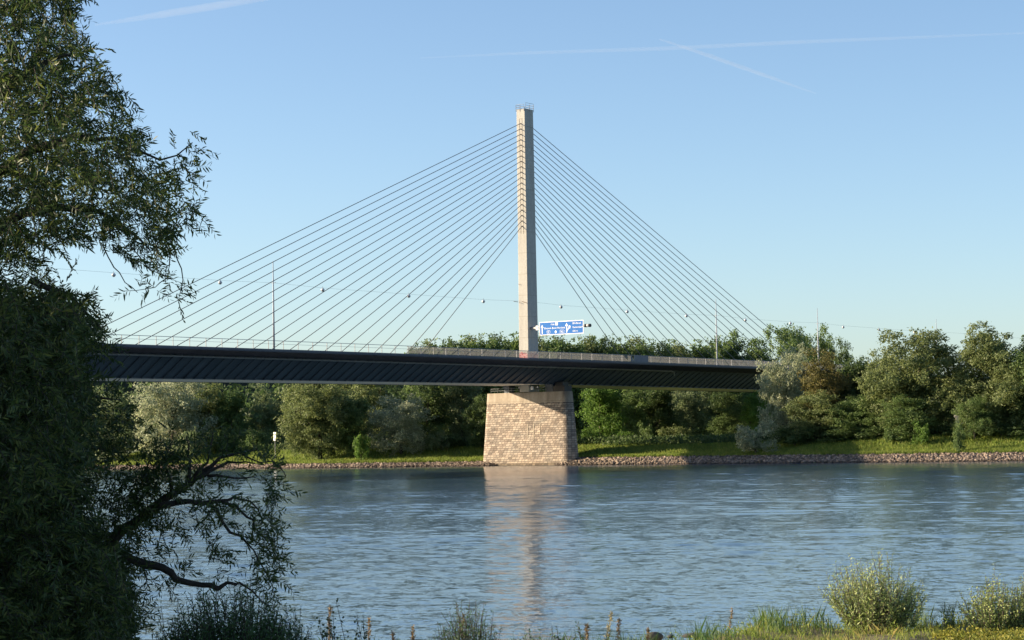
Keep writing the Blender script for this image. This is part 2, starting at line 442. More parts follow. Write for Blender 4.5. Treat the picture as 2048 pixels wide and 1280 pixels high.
def near_edge(u):
    return 35.2 + 4.9*sstep(1.2, 4.6, u) + .5*np.sin(u*1.7) + .25*np.sin(u*4.3+1) + 3*sstep(9, 22, u) - 4*sstep(-6, -26, u)
def near_z(u, v):
    d = v - near_edge(u)
    z = .88 + 1.8*sstep(33, 2, v) + .05*np.sin(u*2.1)*np.sin(v*1.7) + .03*np.sin(u*5.7+v*3.1)
    z = z + .03*np.exp(-((d+1.2)/1.0)**2)
    return z*sstep(2.6, -.3, d) - 1.2*sstep(-.2, 3.2, d)
us = np.concatenate([np.array([-300, -150, -80, -50]), np.arange(-36, 30, .3), np.array([40, 60, 110, 300])])
vs = np.concatenate([np.array([-200, -80, -30, -10]), np.arange(0, 30, 1.0), np.arange(30, 48, .25), np.array([60])])
gu, gv = np.meshgrid(us, vs, indexing='ij'); gz = near_z(gu, gv)
P = np.array([CAM[0], CAM[1], 0]) + gu[..., None]*R0 + gv[..., None]*F0H; P[..., 2] = gz
idx = np.arange(gu.size).reshape(gu.shape)
fc = np.stack([idx[:-1, :-1], idx[1:, :-1], idx[1:, 1:], idx[:-1, 1:]], -1).reshape(-1, 4)
setting(link('near_riverbank', mesh_np('near_riverbank', P.reshape(-1, 3), fc, M['near_soil'], True)))

# wooded slope far behind, seen between the trees and over the left end of the deck
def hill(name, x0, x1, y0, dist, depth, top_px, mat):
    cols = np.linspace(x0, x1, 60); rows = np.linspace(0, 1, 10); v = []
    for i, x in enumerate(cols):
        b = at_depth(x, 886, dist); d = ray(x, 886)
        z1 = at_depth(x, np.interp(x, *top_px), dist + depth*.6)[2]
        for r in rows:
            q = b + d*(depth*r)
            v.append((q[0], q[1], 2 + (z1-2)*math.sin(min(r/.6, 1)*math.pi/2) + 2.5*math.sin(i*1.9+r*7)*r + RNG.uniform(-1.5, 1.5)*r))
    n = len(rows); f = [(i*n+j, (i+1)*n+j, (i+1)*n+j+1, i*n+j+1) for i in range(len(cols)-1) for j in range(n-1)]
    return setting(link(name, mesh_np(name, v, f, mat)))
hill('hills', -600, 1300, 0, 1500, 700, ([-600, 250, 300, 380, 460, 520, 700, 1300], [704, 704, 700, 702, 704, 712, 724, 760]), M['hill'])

# ---------------------------------------------------------------- the bridge
def zc(s): return 19.29 - .000134*s - 1.138e-5*s*s
bridge = thing('cable_stayed_bridge', 'long dark steel bridge with one pale concrete pylon and fanned stay cables', 'bridge', (0, 0, 0))
S0, S1 = -205.0, 330.0
def soff(s): return -3.98 - .0030*abs(s)*(1 if s < 0 else .6)
st = np.arange(S0, S1+.1, 5.0)
deck = MB()
prof = [(-18, 0), (-18, -.45), (-17.75, -.45), (-17.75, -.34), (-10.8, -.34), (-10.8, -1.05)]
rings = []
for s in st:
    z = zc(s); h = soff(s)
    left = prof + [(-6, h)]
    pts = left + [(-y, d) for y, d in reversed(left)]
    rings.append([(s, y, z+d) for y, d in pts])
n = len(rings[0])
vv = [p for r in rings for p in r]
def strip(sel, mat, name, par):
    ff = []
    for i in range(len(rings)-1):
        for k in sel:
            k2 = (k+1) % n
            ff.append((i*n+k, (i+1)*n+k, (i+1)*n+k2, i*n+k2))
    return link(name, mesh_np(name, vv, ff, mat), par)
# ring order: 0..6 near side top to bottom corner, 7..13 far side bottom corner to top
girder = strip([2, 3, 4, 5, 7, 8, 9, 10, 11], M['web'], 'box_girder', bridge)
strip([0, 1, 11, 12], M['fascia'], 'edge_beam', girder)
strip([6], M['soffit'], 'soffit', girder)
strip([13], M['asphalt'], 'carriageway', girder)
ribs = {1: MB(), -1: MB()}; brks = {1: MB(), -1: MB()}
for s in np.arange(S0+1, S1-1, 2.25):
    z = zc(s); h = soff(s)
    a = np.array([-10.8, z-1.05]); b = np.array([-6, z+h]); t = (b-a)/np.linalg.norm(b-a); nrm = np.array([t[1], -t[0]])
    if nrm[0] > 0: nrm = -nrm
    for sg in (1, -1):
        rib, brk = ribs[sg], brks[sg]
        a2, b2 = a+.15*t, b-.25*t
        c2, d2 = b2+nrm*.26, a2+nrm*.12
        q = [(sg*p[0], p[1]) for p in (a2, b2, c2, d2)]
        w = .05
        rib.hexa([(s-w, *q[0]), (s+w, *q[0]), (s+w, *q[1]), (s-w, *q[1]), (s-w, *q[3]), (s+w, *q[3]), (s+w, *q[2]), (s-w, *q[2])])
        q = [(sg*-17.6, z-.36), (sg*-10.85, z-.36), (sg*-10.85, z-1.02), (sg*-17.6, z-.52)]
        w = .05
        brk.hexa([(s-w, *q[0]), (s+w, *q[0]), (s+w, *q[1]), (s-w, *q[1]), (s-w, *q[3]), (s+w, *q[3]), (s+w, *q[2]), (s-w, *q[2])])
for sg in (1, -1):
    ribs[sg].obj('web_rib', M['web'], girder); brks[sg].obj('cantilever_bracket', M['fascia'], girder)
fls = {1: MB(), -1: MB()}                        # bottom flange lips and the long line under the cantilever
for i in range(len(st)-1):
    s, s2 = st[i], st[i+1]
    for sg in (1, -1):
        fl = fls[sg]; y0, y1 = sg*-6.28, sg*-6.0
        if sg < 0: y0, y1 = y1, y0
        fl.hexa([(s, y0, zc(s)+soff(s)-.05), (s2, y0, zc(s2)+soff(s2)-.05), (s2, y1, zc(s2)+soff(s2)-.05), (s, y1, zc(s)+soff(s)-.05),
                 (s, y0, zc(s)+soff(s)+.12), (s2, y0, zc(s2)+soff(s2)+.12), (s2, y1, zc(s2)+soff(s2)+.12), (s, y1, zc(s)+soff(s)+.12)])
for sg in (1, -1): fls[sg].obj('bottom_flange', M['web'], girder)
pp = MB()
pl = [(s, -11.25, zc(s)-1.10) for s in np.arange(S0, 33, 4)] + [(33.6, -11.25, zc(33)-1.10), (34.4, -11.25, zc(34)-1.28), (34.7, -11.2, zc(34)-2.0)]
pp.tube(pl, .15, 8); pp.obj('service_pipe', M['rail'], bridge, True)

# pylon
pyl = MB()
def ring(z, hx, hy, c=.10):
    return [(-hx, -hy+c, z), (-hx+c, -hy, z), (hx-c, -hy, z), (hx, -hy+c, z), (hx, hy-c, z), (hx-c, hy, z), (-hx+c, hy, z), (-hx, hy-c, z)]
def hxy(z):
    t = np.clip((z-19.3)/49.0, -.2, 1); return 1.66-.26*t, 1.14-.13*t
zs = [14.0, 19.3, 31.5, 44, 56, 68.25]
rv = []
for z in zs: rv += ring(z, *hxy(z))
ff = [(i*8+k, i*8+(k+1) % 8, (i+1)*8+(k+1) % 8, (i+1)*8+k) for i in range(len(zs)-1) for k in range(8)]
ff.append(tuple(range((len(zs)-1)*8, len(zs)*8)))
pyl.add(rv, ff)
pylon = pyl.obj('pylon', M['pylon'], bridge)
hr = MB()
hx, hy = hxy(68.25)
z = 68.25
for (x0, x1, y0, y1, nn) in ((-hx-.05, -hx-.05, -hy+.2, hy+.05, 3), (-hx+.2, hx+.05, -hy-.05, -hy-.05, 3), (hx+.05, hx+.05, -hy, hy, 3), (-hx, hx, hy+.05, hy+.05, 3)):
    up = .28 if y0 == y1 and y0 < 0 else 0
    for i in range(nn):
        t = i/(nn-1); x, y = x0+(x1-x0)*t, y0+(y1-y0)*t
        hr.tube([(x, y, z-.45), (x, y, z+.85+up)], .03, 5)
    for dz in (-.05, .4, .85):
        hr.tube([(x0, y0, z+dz+up), (x1, y1, z+dz+up)], .03, 5)
hr.obj('top_railing', M['rail'], pylon)
for sx in (-1, 1):                               # the strip of cable anchors on both faces
    an = MB()
    for yy in (-.30, .30):
        q = []
        for z in (44.2, 66.4):
            h = hxy(z)[0]
            q += [(sx*(h-.01), yy-.022, z), (sx*(h+.035), yy-.022, z), (sx*(h+.035), yy+.022, z), (sx*(h-.01), yy+.022, z)]
        an.hexa(q)
    h = hxy(66.4)[0]
    an.box(min(sx*(h-.01), sx*(h+.035)), max(sx*(h-.01), sx*(h+.035)), -.265, .265, 66.33, 66.4)
    an.obj('anchor_frame', M['cap'], pylon)
for sx in (-1, 1):
    for k in range(1, 21):
        za = 19.29+46.143-(k-1)*1.0381
        s = sx*(34.65+(20-k)*4.5)
        h = hxy(za)[0]
        c = MB()
        c.tube([(sx*(h-.02), 0, za), (sx*(h+.02), 0, za), (s, 0, zc(s)+.2)], .062, 6)
        ca = c.obj('stay_cable', M['cable'], bridge, True)
        d = np.array([s-sx*h, 0, zc(s)-za]); d /= np.linalg.norm(d)
        e = MB(); a = np.array([sx*(h-.03), 0, za])
        e.tube([a, a+d*.45], [.10, .075], 8); e.obj('anchor_socket', M['brown'], ca, True)
for q in (((-1.7, 1.1, 31.2), (-2.6, 1.5, 31.3)), ((-1.62, .2, 31.25), (-1.75, -.9, 30.9)), ((-1.62, 1.0, 34.6), (-1.75, .6, 34.5))):
    fx = MB(); fx.tube(list(q), .05, 5); fx.obj('wire_bracket', M['brown'], pylon)

# railings: posts, rails and a barred stretch
def railing(side, posts=True):
    rl = bpy.data.objects.new('railing', None); COL.objects.link(rl); rl.parent = bridge
    y = side*-17.8
    a = MB()
    ss = np.arange(S0, S1, 6.84)
    for (dz, r) in ((1.28, .045), (.78, .022)):
        a.tube([(s, y, zc(s)+dz) for s in ss], r, 6)
    a.obj('handrail', M['rail'], rl)
    pm = MB(); pm.box(-.035, .035, -.04, .04, -.25, 1.26)
    me = pm.mesh('post', M['rail'])
    p0 = -138.55
    for i in range(76):
        s = p0 + i*3.42
        if side > 0:
            o = link('post', me, rl); o.location = (s, y-.06, zc(s))
    if side > 0:
        b = MB()
        for (a0, a1) in ((-59.8, 8.2), (14.4, 118)):
            for s in np.arange(a0, a1, .13):
                b.box(s-.014, s+.014, y-.014, y+.014, zc(s)+.06, zc(s)+1.22)
            b.tube([(a0, y, zc(a0)+.08), (a1, y, zc(a1)+.08)], .025, 5)
        b.obj('baluster_panel', M['infill'], rl)
        c = MB(); c.hexa([(8.2, y-.02, zc(8)+.08), (9.5, y-.02, zc(9)+.08), (9.5, y+.02, zc(9)+.08), (8.2, y+.02, zc(8)+.08),
                          (8.2, y-.02, zc(8)+1.2), (8.24, y-.02, zc(8)+1.2), (8.24, y+.02, zc(8)+1.2), (8.2, y+.02, zc(8)+1.2)])
        c.obj('end_panel', M['infill'], rl)
        d = MB(); d.box(9.35, 9.85, y-.05, y+.05, zc(9)+.05, zc(9)+1.35); d.obj('end_post', M['infill'], rl)
        d = MB(); d.box(9.85, 14.4, y-.04, y+.04, zc(12)+.05, zc(12)+1.35); d.obj('solid_panel', M['fascia'], rl)
railing(1); railing(-1)
# pier
pier = thing('bridge_pier', 'tapered pier of pale granite blocks standing in the water under the pylon', 'pier', (0, 0, 0))
def pier_ring(z):
    t = (z+3)/17.0
    hx = 2.15-1.0*t; hy = 11.05-1.45*t; c = hx*.999
    pts = []
    for (cx, cy, a0) in ((-hx+c, -hy+c, 180), (hx-c, -hy+c, 270), (hx-c, hy-c, 0), (-hx+c, hy-c, 90)):
        for k in range(11):
            w = math.radians(a0+k*9); pts.append((cx+c*math.cos(w), cy+c*math.sin(w), z))
    return pts
def pier_mesh(zlist, name, mat, grow=0.0):
    vv, uv, n = [], [], 45
    for z in zlist:
        r = pier_ring(z); r = r+[r[0]]; L = 0
        for i, p in enumerate(r):
            if i: L += math.dist(p, r[i-1])
            g = 1+grow
            vv.append((p[0]*(1+grow*3), p[1]*g, z)); uv.append((L*1.0, z))
    ff = [(j*n+i, j*n+i+1, (j+1)*n+i+1, (j+1)*n+i) for j in range(len(zlist)-1) for i in range(n-1)]
    ff2 = [tuple((len(zlist)-1)*n+i for i in range(n-1))]
    me = bpy.data.meshes.new(name); me.from_pydata(vv, [], ff+ff2); me.update()
    ul = me.uv_layers.new(name='UVMap')
    for li, lp in enumerate(me.loops): ul.data[li].uv = uv[lp.vertex_index]
    me.materials.append(mat)
    me.polygons.foreach_set('use_smooth', np.array([len(p.vertices) == 4 for p in me.polygons]))
    return me
link('masonry_shaft', pier_mesh([-3, 0, .6, 4, 8, 11.9], 'masonry_shaft', M['granite']), pier)
link('footing_course', pier_mesh([-3, .0, .55], 'footing_course', M['granite'], .02), pier)
link('concrete_cap', pier_mesh([11.9, 12.0, 13.9], 'concrete_cap', M['cap'], .006), pier)
mk = MB()                                        # raised pale strips, upright on the long face
for y, z0, z1 in ((-.6, 5.2, 7.9), (-2.0, 4.9, 7.9), (-3.5, 6.0, 8.0)):
    x0 = -(2.15-1.0*(z0+3)/17); x1 = -(2.15-1.0*(z1+3)/17)
    mk.hexa([(x0-.05, y-.05, z0), (x0+.1, y-.02, z0), (x0+.1, y+.16, z0), (x0-.05, y+.10, z0), (x1-.05, y-.05, z1), (x1+.1, y-.02, z1), (x1+.1, y+.2, z1), (x1-.05, y+.14, z1)])
mk.obj('pale_strip', M['cap'], pier)
# bearings between pier and girder
for (y, w, hgt) in ((-5.2, 1.5, .5), (4.8, 1.2, .5)):
    b = MB(); b.box(-.8, .8, y-w/2, y+w/2, 13.9, 14.75); b.box(-.95, .95, y-w/2-.15, y+w/2+.15, 14.75, 15.33)
    b.obj('bearing_block', M['web'], pier)
b = MB(); b.box(-1.15, 1.25, -8.9, -6.3, 13.9, 15.0); b.box(-.9, 1.0, -8.3, -6.6, 15.0, 15.7); b.obj('buffer_block', M['black'], pier)
b = MB()
for x in (-1.1,):
    for y in np.arange(-4.5, 8.4, 1.6): b.tube([(x, y, 13.9), (x, y, 14.75)], .03, 5)
    for dz in (14.35, 14.75): b.tube([(x, -4.5, dz), (x, 8.3, dz)], .03, 5)
b.obj('maintenance_railing', M['rail'], pier)
b = MB(); b.box(-1.5, -1.2, -1.9, -1.3, 14.35, 14.95); b.obj('white_box', M['white'], pier)
for y in (1.4, -2.9):
    b = MB(); b.lathe([(.0, 15.0), (.12, 15.0), (.15, 14.85), (.10, 14.72), (0, 14.7)], 10, (-1.4, y, 0)); b.obj('inspection_lamp', M['white'], pier)

# ---------------------------------------------------------------- motorway sign on the pylon
sign = thing('motorway_sign', 'blue motorway direction sign with white lettering held out from the pylon', 'sign', (-1.3, -3.5, 24.6))
W_, H_ = 10.05, 2.52
def s_box(mb, x0, x1, y0, y1, d0, d1):           # sign plane: x to the reader's right, y up, d towards the reader
    mb.box(-d1, -d0, -x1, -x0, y0, y1)
b = MB(); s_box(b, .12, W_-.12, .12, H_-.12, .0, .03); b.obj('board', M['signblue'], sign)
b = MB()
for q in ((0, W_, 0, .12), (0, W_, H_-.12, H_), (0, .12, .12, H_-.12), (W_-.12, W_, .12, H_-.12)): s_box(b, *q, -.02, .045)
b.obj('border', M['white'], sign)
b = MB(); b.box(.05, .12, -W_, 0, .3, .42); b.box(.05, .12, -W_, 0, 2.1, 2.22); b.obj('back_rail', M['rail'], sign)
b = MB(); b.tube([(.42, 2.6, 1.5), (.42, -W_-.1, 1.45)], .22, 10); b.obj('cantilever_arm', M['rail'], sign, True)
b = MB(); b.box(-.02, .8, .25, .85, 1.05, 1.9); b.obj('mounting_bracket', M['white'], sign)
for i, (y, mt) in enumerate(((-W_-.32, 'black'), (-W_-.75, 'white'), (-W_-1.18, 'black'))):
    b = MB(); b.tube([(.3, y+.2, 1.45), (.3, y-.2, 1.45)], .32 if mt == 'black' else .26, 10); b.obj('arm_end_band', M[mt], sign, True)
def lettering(items, name, mat, d):
    mb = MB()
    for (txt, x, y, size, al) in items:
        cu = bpy.data.curves.new('letters', 'FONT'); cu.body = txt; cu.size = size; cu.align_x = al
        ob = bpy.data.objects.new("letters", cu); COL.objects.link(ob)
        dg = bpy.context.evaluated_depsgraph_get()
        me = bpy.data.meshes.new_from_object(ob.evaluated_get(dg))
        vs = [(-d, -(v.co.x+x), v.co.y+y) for v in me.vertices]
        mb.add(vs, [tuple(p.vertices) for p in me.polygons])
        bpy.data.objects.remove(ob); bpy.data.curves.remove(cu); bpy.data.meshes.remove(me)
    return mb.obj(name, mat, sign)
lettering([('K\u00f6ln', 2.62, 1.83, .46, 'LEFT'), ('Dreieck Bonn-Nordost', 1.12, 1.13, .50, 'LEFT'),
           ('BN-Beuel', 7.58, 1.83, .50, 'LEFT'), ('Ramersdorf', 7.58, 1.10, .48, 'LEFT'), ('600 m', 7.58, .40, .46, 'LEFT'),
           ('59', 1.78, .42, .46, 'LEFT'), ('562', 4.78, .42, .46, 'LEFT')], 'lettering', M['white'], .036)
def poly(pts, mb, d):
    mb.add([(-d, -x, y) for x, y in pts], [tuple(range(len(pts)))])
a = MB()
poly([(.54, .3), (.72, .3), (.72, 1.5), (.54, 1.5)], a, .036); poly([(.33, 1.42), (.93, 1.42), (.63, 2.0)], a, .036)
poly([(6.12, .3), (6.34, .3), (6.34, 1.6), (6.12, 1.6)], a, .036); poly([(5.92, 1.55), (6.54, 1.55), (6.23, 2.13)], a, .036)
poly([(6.345, .62), (6.345, .85), (6.78, 1.32), (6.90, 1.20)], a, .036); poly([(6.66, 1.28), (7.02, 1.02), (7.12, 1.55), (6.75, 1.62)], a, .036)
for (x, y) in ((3.72, .55),): poly([(x, y-.30), (x+.25, y), (x, y+.30), (x-.25, y)], a, .036)
poly([(3.68, 1.78), (4.24, 1.78), (4.24, 2.34), (3.68, 2.34)], a, .036)
for x0, x1 in ((1.62, 2.52), (4.62, 5.75)):      # road number shields
    for q in (((x0+.1, .28), (x1-.1, .28), (x1-.1, .32), (x0+.1, .32)), ((x0+.1, .84), (x1-.1, .84), (x1-.1, .88), (x0+.1, .88)),
              ((x0, .54), (x0+.12, .28), (x0+.17, .28), (x0+.05, .54)), ((x0, .62), (x0+.05, .62), (x0+.17, .88), (x0+.12, .88)),
              ((x1, .54), (x1-.05, .54), (x1-.17, .28), (x1-.12, .28)), ((x1, .62), (x1-.12, .88), (x1-.17, .88), (x1-.05, .62))):
        poly(list(q), a, .036)
a.obj('arrow_marks', M['white'], sign)
a = MB(); poly([(3.74, 2.02), (4.18, 2.02), (4.18, 2.09), (3.74, 2.09)], a, .042); poly([(3.93, 1.86), (4.0, 1.86), (4.0, 2.28), (3.93, 2.28)], a, .042)
a.obj('airport_pictogram', M['signblue'], sign)

# ---------------------------------------------------------------- lamp masts, wire, hanging lamps
mast_lab = ['tall grey lamp mast on the bridge left of the pylon', 'tall grey lamp mast among the right hand stay cables',
            'tall grey lamp mast rising behind the silvery willow', 'distant lamp mast whose tip shows above the large trees']
for (s, lab) in zip((-72.8, 71.0, 117.9, 183.2), mast_lab):
    t = thing('lamp_mast', lab, 'lamp mast', (s, 0, zc(s)), 0, 'lamp masts along the bridge')
    b = MB(); b.tube([(0, 0, 0), (0, 0, 8), (0, 0, 15.6)], [.20, .14, .06], 8); b.obj('pole', M['mast'], t, True)
    b = MB(); b.tube([(0, 0, 12.0), (0, -.55, 12.1)], .04, 5); b.tube([(0, 0, 12.0), (0, .5, 12.05)], .04, 5); b.obj('wire_arm', M['mast'], t)
    b = MB(); b.box(-.3, .3, -.3, .3, 0, .5); b.obj('mast_foot', M['rail'], t)
lamps = [-133, -108.9, -85.5, -60.3, -36.8, -14.4, 11.2, 35.2, 58.5, 83.8, 104.6, 130.9, 150.0, 170.2]
ordn = ['first', 'second', 'third', 'fourth', 'fifth', 'sixth', 'seventh', 'eighth', 'ninth', 'tenth', 'eleventh', 'twelfth', 'thirteenth', 'fourteenth']
wire = MB()
wp = sorted([(s, 31.05) for s in lamps] + [(-205, 31.3), (-72.8, 31.3), (-1.7, 31.3)])
wp = [p for p in wp if p[0] < 0] 
wire.tube([(s, 0, z) for s, z in wp], .013, 4)
wp = sorted([(s, 31.05) for s in lamps if s > 0] + [(1.6, 31.3), (71, 31.3), (117.9, 31.3), (183.2, 31.3), (240, 31.2)])
wire.tube([(s, 0, z) for s, z in wp], .013, 4)
tag(wire.obj('overhead_wire', M['cable']), 'thin overhead wire carrying the lamps above the bridge', 'wire')
hd = MB(); hd.lathe([(.0, .30), (.08, .30), (.10, .20), (.22, .14), (.33, .0), (.345, -.10), (.30, -.12)], 14)
ln = MB(); ln.lathe([(.30, -.11), (.25, -.26), (.13, -.36), (.0, -.39)], 14)
hg = MB(); hg.tube([(0, 0, .28), (0, 0, .55)], .025, 5)
mh, ml, mg = hd.mesh('reflector', M['lamp'], True), ln.mesh('glass_bowl', M['lens'], True), hg.mesh('hanger', M['cable'])
left = [s for s in lamps if s < 0][::-1]; right = [s for s in lamps if s > 0]
for grp, word in ((left, 'left'), (right, 'right')):
    for i, s in enumerate(grp):
        t = thing('hanging_lamp', f'{ordn[i]} silvery lamp to the {word} of the pylon on the overhead wire', 'street lamp', (s, 0, 30.78), 0, 'lamps hanging from the overhead wire')
        link('reflector', mh, t); link('glass_bowl', ml, t); link('hanger', mg, t)

# ---------------------------------------------------------------- vegetation
def unit(v): return v/(np.linalg.norm(v, axis=-1, keepdims=True)+1e-9)
def leaf_quads(c, ax, nr, ln, wd):
    """diamond leaves: base point, axis, normal, length, width -> verts, faces"""
    c = np.asarray(c); ax = unit(ax); b = unit(np.cross(ax, nr))
    ln = np.broadcast_to(np.asarray(ln, float), (len(c),))[:, None]; wd = np.broadcast_to(np.asarray(wd, float), (len(c),))[:, None]
    v = np.stack([c, c+ax*ln*.42+b*wd*.5, c+ax*ln, c+ax*ln*.42-b*wd*.5], 1).reshape(-1, 3)
    return v, np.arange(len(v)).reshape(-1, 4)
def crown_mesh(name, seed, H, rx, z0, nclump, nleaf, leaf, droop=0.0, rc=(.10, .20), pointy=0.0, aspect=.55):
    r = np.random.default_rng(seed)
    hz = (H-z0)/2; cz = (H+z0)/2
    cl = []
    while len(cl) < nclump:
        d = unit(r.normal(size=3)); q = r.random()**.42
        p = d*q*np.array([rx, rx, hz])*.86
        t = (p[2]/hz+1)/2
        f = 1-pointy*t
        p[0] *= f; p[1] *= f
        cl.append((p[0], p[1], p[2]+cz, (r.uniform(*rc)*H)*(1-.35*pointy*t)))
    cl = np.array(cl)
    wgt = cl[:, 3]**2; wgt /= wgt.sum()
    k = r.choice(nclump, nleaf, p=wgt)
    d = unit(r.normal(size=(nleaf, 3)))
    # tufts: each clump is itself made of knots so the outline breaks up
    knots = unit(r.normal(size=(nclump, 15, 3)))*r.uniform(.5, 1.05, (nclump, 15, 1))
    kk = knots[k, r.integers(0, 15, nleaf)]
    off = kk*cl[k, 3][:, None] + d*(cl[k, 3]*r.uniform(.08, .42, nleaf))[:, None]
    off[:, 2] *= .8
    pos = cl[k, :3] + off
    pos[:, 2] = np.maximum(pos[:, 2], z0*.6+.1)
    nr = unit(unit(off)*.9 + r.normal(size=(nleaf, 3))*.55 + np.array([0, 0, .35]))
    ax = unit(r.normal(size=(nleaf, 3)) + np.array([0, 0, -droop]))
    ln = leaf*r.uniform(.65, 1.35, nleaf)
    sc_ = np.array([rx/np.percentile(np.abs(pos[:, 0]), 99), rx/np.percentile(np.abs(pos[:, 1]), 99), 1])
    lo, hi = np.percentile(pos[:, 2], (.3, 99.8))
    pos[:, 2] = z0*.5 + (pos[:, 2]-lo)*(H-z0*.5)/(hi-lo); pos = pos*sc_
    cl[:, :3] = cl[:, :3]*sc_; cl[:, 2] = np.clip(z0*.5 + (cl[:, 2]-lo)*(H-z0*.5)/(hi-lo), z0, H)
    v, f = leaf_quads(pos, ax, nr, ln, ln*aspect)
    return mesh_np(name, v, f), cl
def trunk_mesh(name, seed, H, z0, cl, rad, nl=8):
    r = np.random.default_rng(seed+99); b = MB()
    top = np.array([r.normal()*.3, r.normal()*.3, z0+(H-z0)*.55])
    b.tube([(0, 0, -.4), (0, 0, .3), top*np.array([.4, .4, .45]), top], [rad*1.35, rad, rad*.8, rad*.35], 8)
    for i in r.choice(len(cl), min(nl, len(cl)), replace=False):
        t = r.uniform(.3, .9); s = np.array([top[0]*t, top[1]*t, top[2]*t]); e = cl[i, :3]
        mid = (s+e)/2 + np.array([0, 0, -.05*H*r.random()])
        b.tube([s, mid, e], [rad*.42, rad*.28, rad*.08], 6)
    return b.mesh(name, None, True)
PROTO = {}
def proto(key, seed, H, rx, z0, ncl, nlf, leaf, rad=.35, **kw):
    cm, cl = crown_mesh(key+'_crown', seed, H, rx, z0, ncl, nlf, leaf, **kw)
    PROTO[key] = (cm, trunk_mesh(key+'_trunk', seed, H, z0, cl, rad), H, rx)
proto('round', 11, 16, 6.2, 1.2, 36, 22000, .40, droop=.6, rc=(.11, .19))
proto('round2', 12, 16, 5.6, .8, 34, 22000, .40, droop=1.0, rc=(.11, .20))
proto('oval', 13, 17, 4.8, 1.5, 32, 20000, .40, rc=(.10, .18))
proto('oval2', 14, 17, 5.0, 1.0, 34, 20000, .40, rc=(.09, .17))
proto('big', 15, 20, 7.2, 1.6, 58, 44000, .40, .45, rc=(.075, .145), droop=.2)
proto('big2', 16, 20, 7.6, 1.2, 62, 44000, .40, .45, rc=(.075, .14), droop=.2)
proto('poplar', 17, 22, 3.6, 3, 34, 17000, .46, .3, rc=(.07, .13), pointy=.3)
proto('poplar2', 18, 22, 4.2, 3, 36, 17000, .46, .3, rc=(.07, .13), pointy=.25)
proto('bush', 19, 4, 2.3, .0, 16, 3200, .30, .08, rc=(.16, .28))
proto('bush2', 20, 4, 2.0, .0, 14, 3200, .28, .08, rc=(.15, .27), droop=-.4)
proto('riverside', 23, 8, 5.5, .3, 60, 75000, .17, .22, rc=(.10, .18), droop=.5)
def place_tree(name, cat, key, mat, base, h, w, label, group=None, bark='bark', rz=None):
    cm, tm, H, rx = PROTO[key]
    t = thing(name, label, cat, tuple(base), rz if rz is not None else RNG.uniform(0, 6.28), group)
    sx = w/(2*rx)
    t.scale = (sx, sx, h/H)
    for nm, me, mt in (('crown' if H > 6 else 'foliage', cm, mat), ('trunk' if H > 6 else 'stem', tm, bark)):
        if not me.materials: me.materials.append(M['green'])
        o = link(nm, me, t)
        o.material_slots[0].link = 'OBJECT'; o.material_slots[0].material = M[mt]
    return t
def far_tree(name, cat, key, mat, x, anchor, top, wpx, label, group=None, bark='bark', zbase=None):
    ax, v = anchor
    p = on_plane(x, 884, ax, v)
    p[2] = float(far_z(p[0], p[1])) - .1 if zbase is None else zbase
    dep = float((p-CAM) @ FWD)
    zt = at_depth(x, top, dep)[2]
    return place_tree(name, cat, key, mat, p, zt-p[2], wpx*dep/FPX, label, group, bark)

